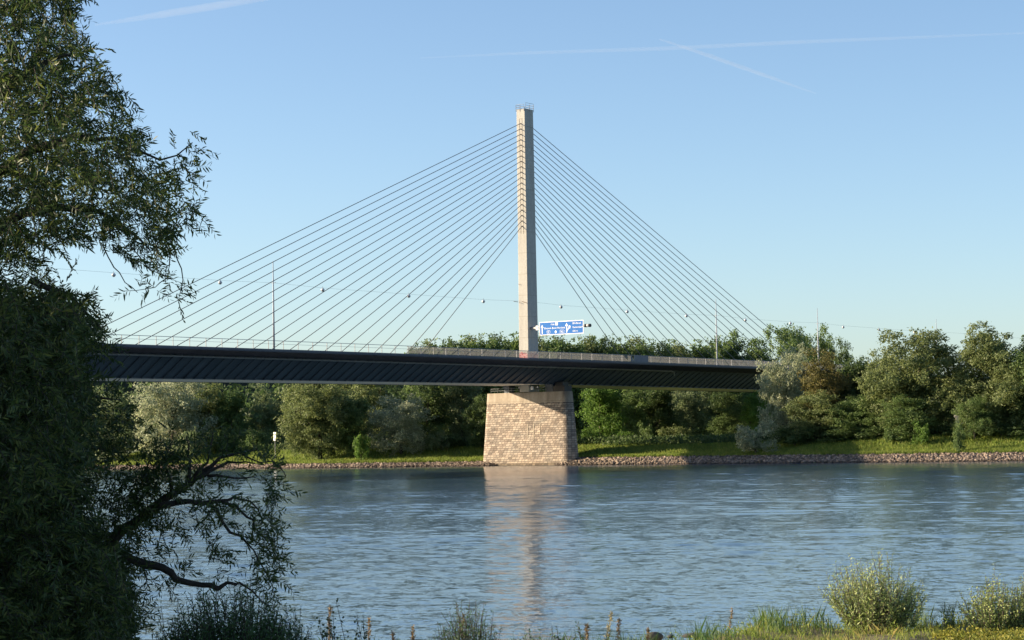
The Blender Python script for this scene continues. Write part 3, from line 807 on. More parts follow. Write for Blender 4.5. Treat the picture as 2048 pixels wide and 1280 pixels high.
GL = 'trees on the far bank left of the pier'; GR = 'trees on the far bank right of the pier'
def X(v): return (0, v)
def Y(v): return (1, v)
TREES = [
 # left of the pier, behind and under the deck
 ('willow_tree', 'round2', 'willow', 225, X(10), 775, 150, 'shaded willow on the far bank half hidden by the near willow', GL, 'bark'),
 ('willow_tree', 'round', 'silver', 345, X(11), 742, 150, 'pale grey-green willow seen just right of the near tree under the deck', GL, 'bark'),
 ('broadleaf_tree', 'oval2', 'olive', 415, X(22), 762, 95, 'olive tree tucked behind the right side of the pale grey-green willow', GL, 'bark'),
 ('broadleaf_tree', 'oval', 'green', 466, X(24), 780, 78, 'narrow green tree with its top just below the deck, left of the white board', GL, 'bark'),
 ('willow_tree', 'round', 'willow', 543, X(34), 770, 100, 'round topped willow standing right behind the white board', GL, 'bark'),
 ('broadleaf_tree', 'big', 'olive', 640, X(-5), 730, 158, 'large olive green tree with a thick dark trunk by the shore', GL, 'bark_dark'),
 ('broadleaf_tree', 'oval', 'green', 708, X(-2), 796, 82, 'smaller green tree beside the thick dark trunk', GL, 'bark'),
 ('willow_tree', 'round2', 'olive', 742, X(14), 735, 130, 'tall olive willow behind the smaller green tree', GL, 'bark'),
 ('willow_tree', 'round', 'silver', 802, X(3), 790, 125, 'leaning pale willow spreading low above the bright grass', GL, 'bark_dark'),
 ('broadleaf_tree', 'oval2', 'dark', 858, X(16), 745, 110, 'dark tree in the shade behind the leaning pale willow', GL, 'bark'),
 ('broadleaf_tree', 'oval', 'willow', 925, X(20), 742, 85, 'light topped tree beside the left edge of the stone pier', GL, 'bark'),
 ('broadleaf_tree', 'oval2', 'dark', 965, X(12), 790, 80, 'very dark tree against the left edge of the stone pier', GL, 'bark'),
 # seen under the deck right of the pier
 ('broadleaf_tree', 'oval', 'bright', 1203, Y(23), 768, 92, 'bright sunlit green tree under the deck just right of the pier', GR, 'bark'),
 ('broadleaf_tree', 'oval2', 'green', 1262, Y(26), 770, 82, 'mid green tree behind the right side of the bright sunlit tree', GR, 'bark'),
 ('broadleaf_tree', 'oval', 'dark', 1318, Y(24), 770, 88, 'dark tree under the deck halfway between pier and silvery willow', GR, 'bark'),
 ('willow_tree', 'round', 'willow', 1378, Y(25), 768, 100, 'willow with a pale top directly below the deck edge', GR, 'bark'),
 ('broadleaf_tree', 'oval2', 'dark', 1448, Y(24), 772, 96, 'dark tree beneath the far end of the dark girder', GR, 'bark'),
 ('broadleaf_tree', 'oval', 'bright', 1520, Y(-21), 784, 66, 'small sunlit yellow-green tree tucked beneath the end of the girder', GR, 'bark'),
 ('broadleaf_tree', 'round2', 'dark', 1480, X(60), 810, 110, 'low dark tree in deep shade under the girder', GR, 'bark'),
 # the group in front of the bridge on the right
 ('willow_tree', 'round', 'silver', 1574, X(22), 694, 108, 'silvery grey willow hiding the right end of the bridge', GR, 'bark'),
 ('broadleaf_tree', 'oval2', 'rust', 1650, X(19), 700, 104, 'yellow-brown tree right of the silvery willow', GR, 'bark'),
 ('broadleaf_tree', 'round2', 'olive', 1630, X(15), 782, 115, 'low olive tree in front of the yellow-brown tree', GR, 'bark'),
 ('broadleaf_tree', 'oval', 'dark', 1715, X(28), 716, 110, 'dark green tree between the yellow-brown tree and the large right hand trees', GR, 'bark'),
 ('broadleaf_tree', 'round2', 'green', 1712, X(16), 792, 105, 'low shaded green tree under the dark green tree', GR, 'bark'),
 ('broadleaf_tree', 'big', 'olive', 1838, X(18), 662, 205, 'large spreading tree with pale forked trunks on the far bank', GR, 'bark_pale'),
 ('broadleaf_tree', 'oval2', 'olive', 1772, X(22), 702, 90, 'middle sized tree leaning on the left of the large spreading tree', GR, 'bark_pale'),
 ('broadleaf_tree', 'big2', 'olive', 1990, X(18), 650, 200, 'broad dense tree at the right end of the far bank', GR, 'bark'),
 ('broadleaf_tree', 'big', 'green', 2100, X(20), 660, 190, 'green tree cut off by the right edge of the view', GR, 'bark'),
 ('broadleaf_tree', 'round', 'green', 1950, X(12), 792, 85, 'low bushy tree at the foot of the broad dense tree', GR, 'bark'),
 ('broadleaf_tree', 'round2', 'green', 1822, X(13), 790, 120, 'low bushy tree at the foot of the large spreading tree', GR, 'bark'),
 # behind the bridge
 ('broadleaf_tree', 'big2', 'green', 1496, Y(60), 664, 150, 'rounded tree rising above the railing among the outer right hand cables', GR, 'bark'),
 ('broadleaf_tree', 'big', 'green', 1572, Y(58), 655, 150, 'tall rounded tree above the silvery willow and behind the bridge', GR, 'bark'),
 ('broadleaf_tree', 'big2', 'green', 1632, Y(60), 656, 112, 'rounded tree crossed by the second lamp mast from the right', GR, 'bark'),
 ('broadleaf_tree', 'oval2', 'dark', 1687, Y(30), 678, 62, 'small dark tree standing alone against the sky', GR, 'bark'),
]
for (nm, key, mt, x, an, top, w, lab, grp, bk) in TREES:
    far_tree(nm, 'tree', key, mt, x, an, top, w, lab, grp, bk)
# the row of poplars whose tops show above the railing
pop = [(838, 690), (862, 687), (886, 684), (908, 682), (932, 678), (956, 676), (980, 674), (1003, 673), (1025, 672), (1082, 674), (1104, 676), (1128, 679), (1150, 681), (1172, 677),
       (1196, 678), (1220, 677), (1243, 680), (1268, 679), (1292, 684), (1318, 687), (1345, 686), (1370, 691), (1398, 686), (1424, 682), (1452, 678)]
nl = sum(1 for p in pop if p[0] < 1050)
for i, (x, top) in enumerate(pop):
    k = (nl-1-i) if i < nl else i-nl
    od = (ordn+['fifteenth', 'sixteenth', 'seventeenth'])[k]
    sd = 'left' if i < nl else 'right'
    far_tree('poplar_tree', 'tree', ('poplar', 'poplar2')[i % 2], ('green', 'olive', 'green', 'dark')[i % 4], x, Y(66+4*(i % 3)), top-2, 74+9*(i % 3),
             f'{od} treetop to the {sd} of the pylon base in the row behind the railing', 'treetops behind the bridge railing')
# bushes at the foot of the trees
BUSH = [
 ('bush', 'bright', 722, X(-6), 868, 34, 'small bright green bush on the grass near the thick dark trunk'),
 ('bush2', 'willow', 872, X(6), 862, 46, 'pale bush at the foot of the trees between willow and pier'),
 ('bush', 'dark', 905, X(10), 868, 60, 'dark bush close to the left edge of the pier'),
 ('bush2', 'dark', 770, X(9), 862, 64, 'dark bush in the hollow under the leaning pale willow'),
 ('bush', 'dark', 600, X(4), 872, 52, 'dark bush left of the thick dark trunk'),
 ('bush', 'green', 505, X(16), 858, 60, 'green bush just left of the white board'),
 ('bush2', 'dark', 440, X(14), 858, 70, 'dark bush below the narrow green tree'),
 ('bush', 'willow', 380, X(6), 860, 60, 'grey-green bush below the pale grey-green willow'),
 ('bush2', 'bright', 1182, Y(4), 850, 46, 'leafy bush climbing beside the dark right edge of the pier'),
 ('bush', 'bright', 1250, Y(8), 862, 42, 'sunlit bush in the shade under the deck right of the pier'),
 ('bush2', 'green', 1290, Y(6), 845, 30, 'slender bush lit by a sunbeam under the deck'),
 ('bush', 'olive', 1350, Y(2), 852, 60, 'brownish bush under the middle of the right hand girder'),
 ('bush', 'dark', 1420, Y(4), 850, 86, 'dark bush at the back of the shaded grass under the girder'),
 ('bush2', 'silver', 1512, X(4), 842, 78, 'grey willow bush standing in front on the shaded grass'),
 ('bush', 'dark', 1590, X(12), 850, 88, 'dark bush at the foot of the silvery willow'),
 ('bush2', 'dark', 1672, X(13), 852, 96, 'dark bush under the low olive tree'),
 ('bush', 'dark', 1745, X(14), 850, 84, 'dark bush before the middle sized leaning tree'),
 ('bush2', 'green', 1792, X(9), 848, 46, 'fresh green bush with upright shoots before the large spreading tree'),
 ('bush2', 'bright', 1842, X(8), 842, 32, 'light green sapling bush before the large spreading tree'),
 ('bush2', 'green', 1918, X(2), 848, 26, 'slim dark sapling bush alone on the sunny grass'),
 ('bush', 'dark', 1900, X(15), 852, 70, 'dark bush below the cream house wall'),
 ('bush', 'dark', 2005, X(13), 848, 100, 'dark bush under the broad dense tree'),
]
for (key, mt, x, an, top, w, lab) in BUSH:
    far_tree('bush', 'bush', key, mt, x, an, top, w, lab, 'bushes at the foot of the far trees')

def scatter_blades(name, P, h, w, mat, lean=.35, seed=1, kind='stuff'):
    r = np.random.default_rng(seed); n = len(P)
    a = r.uniform(0, 6.28, n); d = np.stack([np.cos(a), np.sin(a), np.zeros(n)], 1)
    hh = h*r.uniform(.5, 1.3, n)[:, None]; ln = r.normal(size=(n, 3))*lean; ln[:, 2] = 1
    tip = P + ln*hh; mid = P + ln*hh*.5*np.array([.6, .6, 1])
    v = np.stack([P-d*w*.5, P+d*w*.5, mid+d*w*.35, tip, mid-d*w*.35], 1).reshape(-1, 3)
    i = np.arange(n)[:, None]*5
    f = i + np.array([[0, 1, 2, 3, 4]])
    o = link(name, mesh_np(name, v, f, mat)); o['kind'] = kind
    return o
# far bank grass and rubble
r = np.random.default_rng(5)
n = 100000
yy = np.where(r.random(n) < .75, r.uniform(-125, 30, n), r.uniform(30, 125, n)); dd = 3.9-1.2*sstep(-5, 15, yy)+18.5*r.random(n)**1.3
xx = water_edge(yy)+dd
keep = ~((np.abs(yy) < 10.4) & (np.abs(xx) < 2.6))
P = np.stack([xx, yy, far_z(xx, yy)-.03], 1)[keep]
o = scatter_blades('far_bank_grass', P, .62, .16, M['grass'], .4, 3)
o['label'] = 'bright green grass along the far shore'
def rubble(name, P, size, mat, seed):
    rr = np.random.default_rng(seed); n = len(P)
    base = np.array([(1,0,0),(-1,0,0),(0,1,0),(0,-1,0),(0,0,1),(0,0,-1)], float)
    tri = np.array([(0,2,4),(2,1,4),(1,3,4),(3,0,4),(2,0,5),(1,2,5),(3,1,5),(0,3,5)])
    j = base[None]*(1+rr.uniform(-.35, .35, (n, 6, 1))) + rr.normal(size=(n, 6, 3))*.18
    a = rr.uniform(0, 6.28, n); c, s = np.cos(a), np.sin(a)
    b = rr.uniform(-.9, .9, n); cb, sb = np.cos(b), np.sin(b)
    x = j[..., 0]*c[:, None]-j[..., 1]*s[:, None]; y = j[..., 0]*s[:, None]+j[..., 1]*c[:, None]; z = j[..., 2]*.75
    x, z = x*cb[:, None]-z*sb[:, None], x*sb[:, None]+z*cb[:, None]
    sz = size*rr.uniform(.55, 1.4, n)
    v = np.stack([x, y, z], -1)*sz[:, None, None] + P[:, None, :]
    f = (np.arange(n)[:, None, None]*6 + tri[None]).reshape(-1, 3)
    return link(name, mesh_np(name, v.reshape(-1, 3), f, mat))
def island_rock(name, stops):
    mt, nt, N, L, p = new_mat(name)
    g = N.new('ShaderNodeNewGeometry'); rp = ramp(N, stops); L.new(g.outputs['Random Per Island'], rp.inputs[0])
    tc = N.new('ShaderNodeTexCoord'); sx = N.new('ShaderNodeSeparateXYZ'); L.new(tc.outputs['Object'], sx.inputs[0])
    nn = noise(N, L, 1.2, 3, .6); ad = N.new('ShaderNodeMath'); ad.operation = 'MULTIPLY_ADD'; ad.inputs[1].default_value = .5; L.new(nn.outputs[0], ad.inputs[0]); L.new(sx.outputs[2], ad.inputs[2])
    wet = ramp(N, [(.38, (.32, .30, .27)), (.62, (1, 1, 1))]); L.new(ad.outputs[0], wet.inputs[0])   # wet, stained stones at the waterline
    mx = N.new('ShaderNodeMix'); mx.data_type = 'RGBA'; mx.blend_type = 'MULTIPLY'; mx.inputs[0].default_value = 1
    L.new(rp.outputs[0], mx.inputs[6]); L.new(wet.outputs[0], mx.inputs[7])
    L.new(mx.outputs[2], p.inputs['Base Color']); p.inputs['Roughness'].default_value = .9
    return mt
M['riprap'] = island_rock('riprap_stone', [(0, (.06, .045, .035)), (.5, (.165, .125, .095)), (1, (.36, .28, .215))])
n = 21000
yy = r.uniform(-125, 125, n); dd = -.6+r.random(n)*(4.7-1.2*sstep(-5, 15, yy))
xx = water_edge(yy)+dd
keep = ~((np.abs(yy) < 10.0) & (np.abs(xx) < 2.0)) & ~((np.abs(yy+.5) < 6.5) & (xx < 0))
P = np.stack([xx, yy, far_z(xx, yy)+.02], 1)[keep]
o = setting(rubble('riprap_rubble', P, .29, M['riprap'], 8), 'stuff', 'band of loose rubble stones along the far waterline')
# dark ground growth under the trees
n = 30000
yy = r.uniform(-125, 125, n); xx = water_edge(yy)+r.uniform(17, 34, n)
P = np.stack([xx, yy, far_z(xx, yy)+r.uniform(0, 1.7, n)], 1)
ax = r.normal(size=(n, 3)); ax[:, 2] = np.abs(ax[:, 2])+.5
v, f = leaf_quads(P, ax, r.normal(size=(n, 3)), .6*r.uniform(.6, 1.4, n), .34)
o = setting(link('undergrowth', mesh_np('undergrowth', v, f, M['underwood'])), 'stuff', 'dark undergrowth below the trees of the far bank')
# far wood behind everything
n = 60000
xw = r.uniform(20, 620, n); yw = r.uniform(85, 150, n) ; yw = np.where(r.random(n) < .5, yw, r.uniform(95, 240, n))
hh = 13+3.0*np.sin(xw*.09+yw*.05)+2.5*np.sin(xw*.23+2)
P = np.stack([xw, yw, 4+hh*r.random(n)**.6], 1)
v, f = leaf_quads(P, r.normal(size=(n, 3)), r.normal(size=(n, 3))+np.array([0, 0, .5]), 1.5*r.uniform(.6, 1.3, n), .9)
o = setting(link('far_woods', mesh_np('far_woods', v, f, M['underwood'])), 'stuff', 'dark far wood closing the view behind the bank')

n = 9000
hx_ = r.uniform(230, 720, n); d_ = 1500+700*r.uniform(.55, .75, n)
hp = CAM + (FWD[None] + RGT[None]*((hx_-1024)/FPX)[:, None] + UPV[None]*((640-886)/FPX))*d_[:, None]
zt = 4.3 + (886-np.interp(hx_, [-600, 250, 300, 380, 460, 520, 700, 1300], [704, 704, 700, 702, 704, 712, 724, 760]))/FPX*(1500+700*.6)
hp[:, 2] = zt - 6 + 9*r.random(n)*(.6+.4*np.sin(hx_*.35)*np.sin(hx_*.13+1))
v, f = leaf_quads(hp, r.normal(size=(n, 3)), r.normal(size=(n, 3)), 2.6*r.uniform(.6, 1.3, n), 1.6)
o = setting(link('hilltop_woods', mesh_np('hilltop_woods', v, f, M['far_olive'])), 'stuff', 'far treetops along the hill seen through the left end of the railing')
# white board and house on the far bank
p = on_plane(549.5, 884, 0, 0); dep = float((p-CAM) @ FWD)
z0, z1 = at_depth(549.5, 881, dep)[2], at_depth(549.5, 864.5, dep)[2]
t = thing('river_board', 'small upright white river board on a post before the round topped willow', 'sign', (p[0], p[1], float(far_z(p[0], p[1]))), math.atan2(FWD[1], FWD[0])-.87)
zb = float(far_z(p[0], p[1]))
b = MB(); b.box(-.03, .03, -.42, .42, z0-zb, z1-zb); b.obj('board', M['white'], t)
b = MB(); b.tube([(.08, 0, -.3), (.08, 0, z1-zb-.1)], .05, 6); b.obj('post', M['rail'], t)
p = on_plane(1932, 870, 0, 15.5); p[2] = float(far_z(p[0], p[1]))+.6
hs = thing('hut', 'small cream hut glimpsed through a gap below the large right hand trees', 'hut', tuple(p), .5)
b = MB(); b.box(-1.3, 1.3, -1.7, 1.7, -.9, 2.7); b.obj('wall', M['plaster'], hs)
b = MB(); b.add([(-1.55,-1.95,2.68),(1.55,-1.95,2.68),(1.55,1.95,2.68),(-1.55,1.95,2.68),(0,-1.95,3.6),(0,1.95,3.6)], [(0,1,4),(1,2,5,4),(2,3,5),(3,0,4,5),(0,3,2,1)]); b.obj('roof', M['plaster'], hs)
b = MB(); b.box(1.27, 1.34, -1.2, -.4, 0, 2.0); b.obj('door', M['brown'], hs)
b = MB(); b.box(1.27, 1.34, .3, 1.1, 1.1, 1.9); b.obj('window', M['black'], hs)

# ---------------------------------------------------------------- the near willow
def in_poly(x, y, poly):
    x = np.asarray(x); y = np.asarray(y); c = np.zeros(x.shape, bool); n = len(poly)
    for i in range(n):
        x0, y0 = poly[i]; x1, y1 = poly[i-1]
        hit = ((y0 > y) != (y1 > y)) & (x < (x1-x0)*(y-y0)/((y1-y0)+1e-12)+x0)
        c ^= hit
    return c
def twig_leaves(root, dirv, length, nleaf, ll, lw, r, droop=.5, spread=.75):
    """many drooping twigs at once: root (n,3), dir (n,3), length (n,) -> leaf arrays and twig polylines"""
    n = len(root); t = np.linspace(.08, 1.0, nleaf)[None, :, None]
    L = length[:, None, None]
    d = unit(dirv)[:, None, :]
    P = root[:, None, :] + d*t*L + np.array([0, 0, -1.0])*(t**2)*L*droop
    tang = unit(d*L + np.array([0, 0, -2.0])*t*L*droop)
    side = unit(np.cross(tang, unit(r.normal(size=(n, 1, 3)))))
    alt = np.where(np.arange(nleaf) % 2 == 0, 1, -1)[None, :, None]
    ax = unit(tang*.8 + side*alt*spread + r.normal(size=P.shape)*.28 + np.array([0, 0, -.18]))
    nr = unit(np.cross(ax, r.normal(size=P.shape)))
    sz = r.uniform(.7, 1.2, P.shape[:2])*(1-.35*np.abs(t[..., 0]-.5))
    return P.reshape(-1, 3), ax.reshape(-1, 3), nr.reshape(-1, 3), (sz*ll).ravel(), (sz*lw).ravel(), P
def curved_leaves(c, ax, nr, ln, wd):
    """lance shaped leaves bent along the midrib: six corner points in two quads"""
    ax = unit(ax); b = unit(np.cross(ax, nr)); up = np.cross(b, ax)
    ln = ln[:, None]; wd = wd[:, None]
    m1 = c+ax*ln*.33+up*ln*.05; m2 = c+ax*ln*.68+up*ln*.04; tip = c+ax*ln-up*ln*.06
    v = np.stack([c, m1+b*wd*.5, m2+b*wd*.36, tip, m2-b*wd*.36, m1-b*wd*.5], 1).reshape(-1, 3)
    return v, np.arange(len(v)).reshape(-1, 6)
OUT = [(-900,-700),(40,-420),(120,-150),(205,5),(135,28),(165,72),(205,92),(225,112),(195,155),(235,150),(252,190),(272,208),(252,238),(290,250),(302,268),(330,300),(372,300),(385,345),
       (392,400),(410,432),(384,460),(372,520),(330,545),(255,520),(215,498),(125,512),(88,540),(140,570),(176,602),(188,640),(206,668),(188,695),(165,725),(170,765),(215,800),(188,905),
       (235,940),(226,1000),(212,1060),(245,1110),(262,1180),(285,1235),(250,1290),(250,1500),(-900,1500)]
OUT = [(px - (16 if (px > 180 and py < 620) else 0), py) for px, py in OUT]
wr = np.random.default_rng(21)
wl = thing('willow_tree', 'near willow with narrow leaves filling the left side of the view', 'tree', tuple(loc(-4.6, 18.0, float(near_z(-4.6, 18.0)))))
WB = np.array(wl.location)
def wl_pt(x, y, dep): return at_depth(x, y, dep) - WB
N0 = 84000
x = wr.uniform(-620, 420, N0); y = wr.uniform(-420, 1400, N0)
ok = in_poly(x, y, OUT); x, y = x[ok], y[ok]
dep = 17.2 + wr.normal(size=len(x))*1.25
# loose, see-through places in the crown
gap = 1.15*np.exp(-(((x-120)/75)**2+((y-525)/42)**2)) + .75*np.exp(-(((x-40)/60)**2+((y-545)/25)**2)) + .55*np.exp(-(((x-190)/40)**2+((y-1010)/70)**2))
edge = np.clip((x-60)/330, 0, 1)*(y < 560)*.46
offl = np.where(x < -40, .55, 0.0)
ks = np.sin(x*.045+y*.013)*np.sin(y*.038-x*.017+1.3)
dens = np.clip(.33 - gap*.31 - edge*.42 - .05*(y < 590) + .20*ks*(y < 620) + (y > 590)*(.42-.68*sstep(80, 215, x)*sstep(690, 760, y)*sstep(1100, 1020, y)), .0, 1)*(1-offl)
ok = wr.random(len(x)) < dens
x, y, dep = x[ok], y[ok], dep[ok]
root = CAM + (FWD[None] + RGT[None]*((x-1024)/FPX)[:, None] + UPV[None]*((640-y)/FPX)[:, None])*dep[:, None]
outw = np.clip((x+100)/350, -.3, 1)[:, None]
dirv = R0[None]*(outw*.8) + wr.normal(size=(len(x), 3))*.55 + np.array([0, 0, .15])
ln_ = wr.uniform(.16, .36, len(x))
# keep twigs whose tips stay near the outline
tipw = root + unit(dirv)*ln_[:, None] + np.array([0, 0, -.2])*ln_[:, None]
q = tipw-CAM; zz = q @ FWD; tx = 1024+FPX*(q @ RGT)/zz; ty = 640-FPX*(q @ UPV)/zz
ok = in_poly(tx-np.abs(wr.normal(size=len(tx)))*24+6, ty+wr.normal(size=len(tx))*20, OUT)
root, dirv, ln_ = root[ok], dirv[ok], ln_[ok]
# hand placed sprays: x, y, spread in px, number of twigs
SPR = [(395,285,14,6),(360,330,26,12),(385,335,14,6),(400,425,16,10),(370,455,20,8),(350,560,12,5),(362,590,8,4),(318,575,8,3),(283,575,6,2),(272,205,8,3),(262,235,8,3),
       (545,1005,22,13),(530,1055,24,22),(560,1068,14,8),(540,1110,24,22),(548,1145,20,16),(535,1170,16,8),(505,1085,16,8),(440,1095,16,10),(448,1128,12,6),(383,1143,12,5),(340,1163,10,5),
       (332,1112,20,9),(405,985,26,16),(425,1012,20,10),(395,1018,20,8),(468,1045,18,9),(555,945,12,6),(568,962,10,4),(400,1050,20,7),(372,1062,12,4),(540,985,16,6),(475,1000,16,5),(505,1022,16,6),
       (290,955,40,40),(255,985,40,40),(330,930,36,22),(300,1005,34,26),(270,1045,34,30),(375,915,36,12),(415,905,36,11),(455,895,34,10),(500,905,34,10),(535,915,26,9),(420,870,26,6),(375,880,26,5),
       (460,935,30,8),(345,965,28,14),(310,1040,24,12),(225,870,26,12),(250,835,22,12),(235,790,22,8),(215,905,24,16),(200,1090,40,40),(240,1140,34,26),(270,1090,22,10),(215,775,16,6),(300,900,34,24),(345,905,30,18),(285,1000,26,18),(330,1060,24,12),(240,1010,26,20),(290,1130,20,8),(360,940,30,14),(205,690,14,8),(215,672,10,5)]
sr, sd_, sl_ = [], [], []
for (cx, cy, sp, k) in SPR:
    for _ in range(max(2, int(k*1.08))):
        d_ = 16.6 + wr.normal()*.35
        sr.append(at_depth(cx+wr.normal()*sp*.7-(14 if cx < 430 and cy < 620 else 12), cy+wr.normal()*sp*.7+2, d_)); sd_.append(R0*.5+wr.normal(size=3)*.7+np.array([0, 0, .1])); sl_.append(wr.uniform(.10, .21))
nb = len(root)
P1, a1, n1, l1, w1, T1 = twig_leaves(root, dirv, ln_, 19, .064, .0135, wr, droop=.22, spread=1.0)
P2, a2, n2, l2, w2, T2 = twig_leaves(np.array(sr), np.array(sd_), np.array(sl_), 11, .062, .0132, wr, droop=.2, spread=1.0)
v, f = curved_leaves(np.concatenate([P1, P2])-WB, np.concatenate([a1, a2]), np.concatenate([n1, n2]), np.concatenate([l1, l2]), np.concatenate([w1, w2]))
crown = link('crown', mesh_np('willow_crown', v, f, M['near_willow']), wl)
# the twigs as thin three sided stems
def stems(T, rad):
    n, k, _ = T.shape
    T = T[:, ::3]; k = T.shape[1]
    off = np.array([[1, 0, .3], [-.5, .87, -.3], [-.5, -.87, 0]])*rad
    tp = np.linspace(1, .4, k)[None, :, None, None]
    v = (T[:, :, None, :] + off[None, None]*tp).reshape(-1, 3)
    i = np.arange(n)[:, None, None]*k*3 + np.arange(k-1)[None, :, None]*3
    fs = []
    for a in range(3):
        b_ = (a+1) % 3
        fs.append(np.stack([i[..., 0]+a, i[..., 0]+b_, i[..., 0]+3+b_, i[..., 0]+3+a], -1).reshape(-1, 4))
    return v, np.concatenate(fs)
v1, f1 = stems(T1, .0032); v2, f2 = stems(T2, .0032)
link('twigs', mesh_np('willow_twigs', np.concatenate([v1, v2])-WB, np.concatenate([f1, f2+len(v1)]), M['bark_dark']), wl)
def limb(name, pts, rads, dep=16.9, n=7, sub=True):
    b = MB()
    P = [wl_pt(p[0], p[1], (p[2] if len(p) > 2 else dep)) for p in pts]
    # round the corners a little and add knots
    Q, Rr = [], []
    for i in range(len(P)-1):
        for t in (0, .5):
            a = P[i]*(1-t)+P[i+1]*t
            Q.append(a + (wr.normal(size=3)*.012 if t else 0)); Rr.append((rads[i]*(1-t)+rads[i+1]*t)*(1+wr.normal()*.05))
    Q.append(P[-1]); Rr.append(rads[-1])
    b.tube(Q, Rr, n)
    return b.obj(name, M['bark_dark'], wl, True)
b = MB(); b.tube([(0, 0, -.4), (0, 0, .3), (-.1, .1, 2.2), (.1, 0, 5), (-.2, .2, 8), (0, 0, 11)], [.42, .32, .27, .22, .15, .05], 10); b.obj('trunk', M['bark_dark'], wl, True)
limb('bough', [(-175, 640, 18), (-90, 540, 17.5), (0, 455), (50, 425), (110, 412), (190, 420), (250, 455), (300, 500)], [.08, .06, .045, .036, .028, .020, .012, .006])
limb('bough', [(-175, 420, 18), (-70, 250, 17.5), (30, 160), (100, 120), (160, 110)], [.08, .06, .04, .02, .008])
limb('bough', [(-100, 420, 17.6), (60, 300), (150, 270), (230, 275), (320, 320), (385, 285)], [.06, .04, .025, .014, .008, .004])
limb('bough', [(-170, 1330, 18), (40, 1270, 17.4), (150, 1165), (240, 1062), (300, 1020), (350, 985), (400, 945), (440, 915), (480, 905), (510, 900)], [.085, .066, .050, .042, .036, .030, .022, .014, .008, .004])
for pts, rr in (([(350,1005),(405,1007),(442,1002),(467,995),(500,1002),(517,1020),(530,1050)], [.026,.022,.016,.011,.008,.006,.004]),
                ([(442,1002),(470,1012),(495,1035),(507,1052),(540,1090)], [.015,.013,.010,.007,.004]),
                ([(425,1012),(442,1037),(460,1065),(490,1082),(520,1125),(540,1160)], [.016,.014,.012,.009,.006,.004]),
                ([(300,1022),(350,1006)], [.03, .026]),
                ([(380,967),(410,950),(437,934),(480,925),(510,927)], [.022,.018,.013,.008,.004]),
                ([(415,952),(455,954),(490,956),(512,955)], [.014,.010,.007,.004]),
                ([(375,968),(380,930),(375,905),(372,870)], [.018,.012,.008,.004]),
                ([(390,952),(415,925),(420,895),(426,865)], [.016,.011,.007,.004]),
                ([(345,985),(330,930),(345,880)], [.016,.010,.004]),
                ([(480,905),(520,925),(560,935),(572,955)], [.008,.006,.005,.003]),
                ([(150,1165),(190,1120),(230,1110),(267,1120),(312,1132),(342,1145),(375,1165),(405,1170),(436,1177),(455,1165),(478,1165),(505,1182),(540,1212)], [.05,.045,.042,.038,.033,.030,.026,.024,.020,.015,.011,.006,.003]),
                ([(205,490),(228,535),(250,565),(275,585)], [.006,.005,.004,.003]),
                ([(320,470),(340,510),(335,555),(310,575),(245,582)], [.006,.005,.004,.003,.002]),
                ([(335,470),(355,520),(366,560),(358,595)], [.006,.005,.004,.003]),
                ([(260,490),(300,540),(345,560)], [.005,.004,.003]),
                ([(60,560),(140,590),(190,640),(215,672)], [.03,.018,.010,.004]),
                ([(-60,800),(80,770),(170,790),(240,800)], [.04,.028,.016,.005]),
                ([(-60,1000),(80,930),(170,900),(225,905)], [.04,.028,.016,.005])):
    limb('branch', pts, rr, 16.7, 6)
# other trees of the same bank further left, outside the view; they shade the lower left
for (u, v_, h, w, lab) in ((-15.5, 13, 7.4, 11, 'riverside tree left of the near willow'), (-16.5, 20.5, 7.9, 12, 'second riverside tree left of the near willow'), (-16, 28.5, 7.4, 10, 'riverside tree at the water left of the near willow')):
    pz = loc(u, v_, float(near_z(u, v_))-.1)
    place_tree('riverside_tree', 'tree', 'riverside', 'near_dark', pz, h, w, lab, 'riverside trees beside the near willow', 'bark')

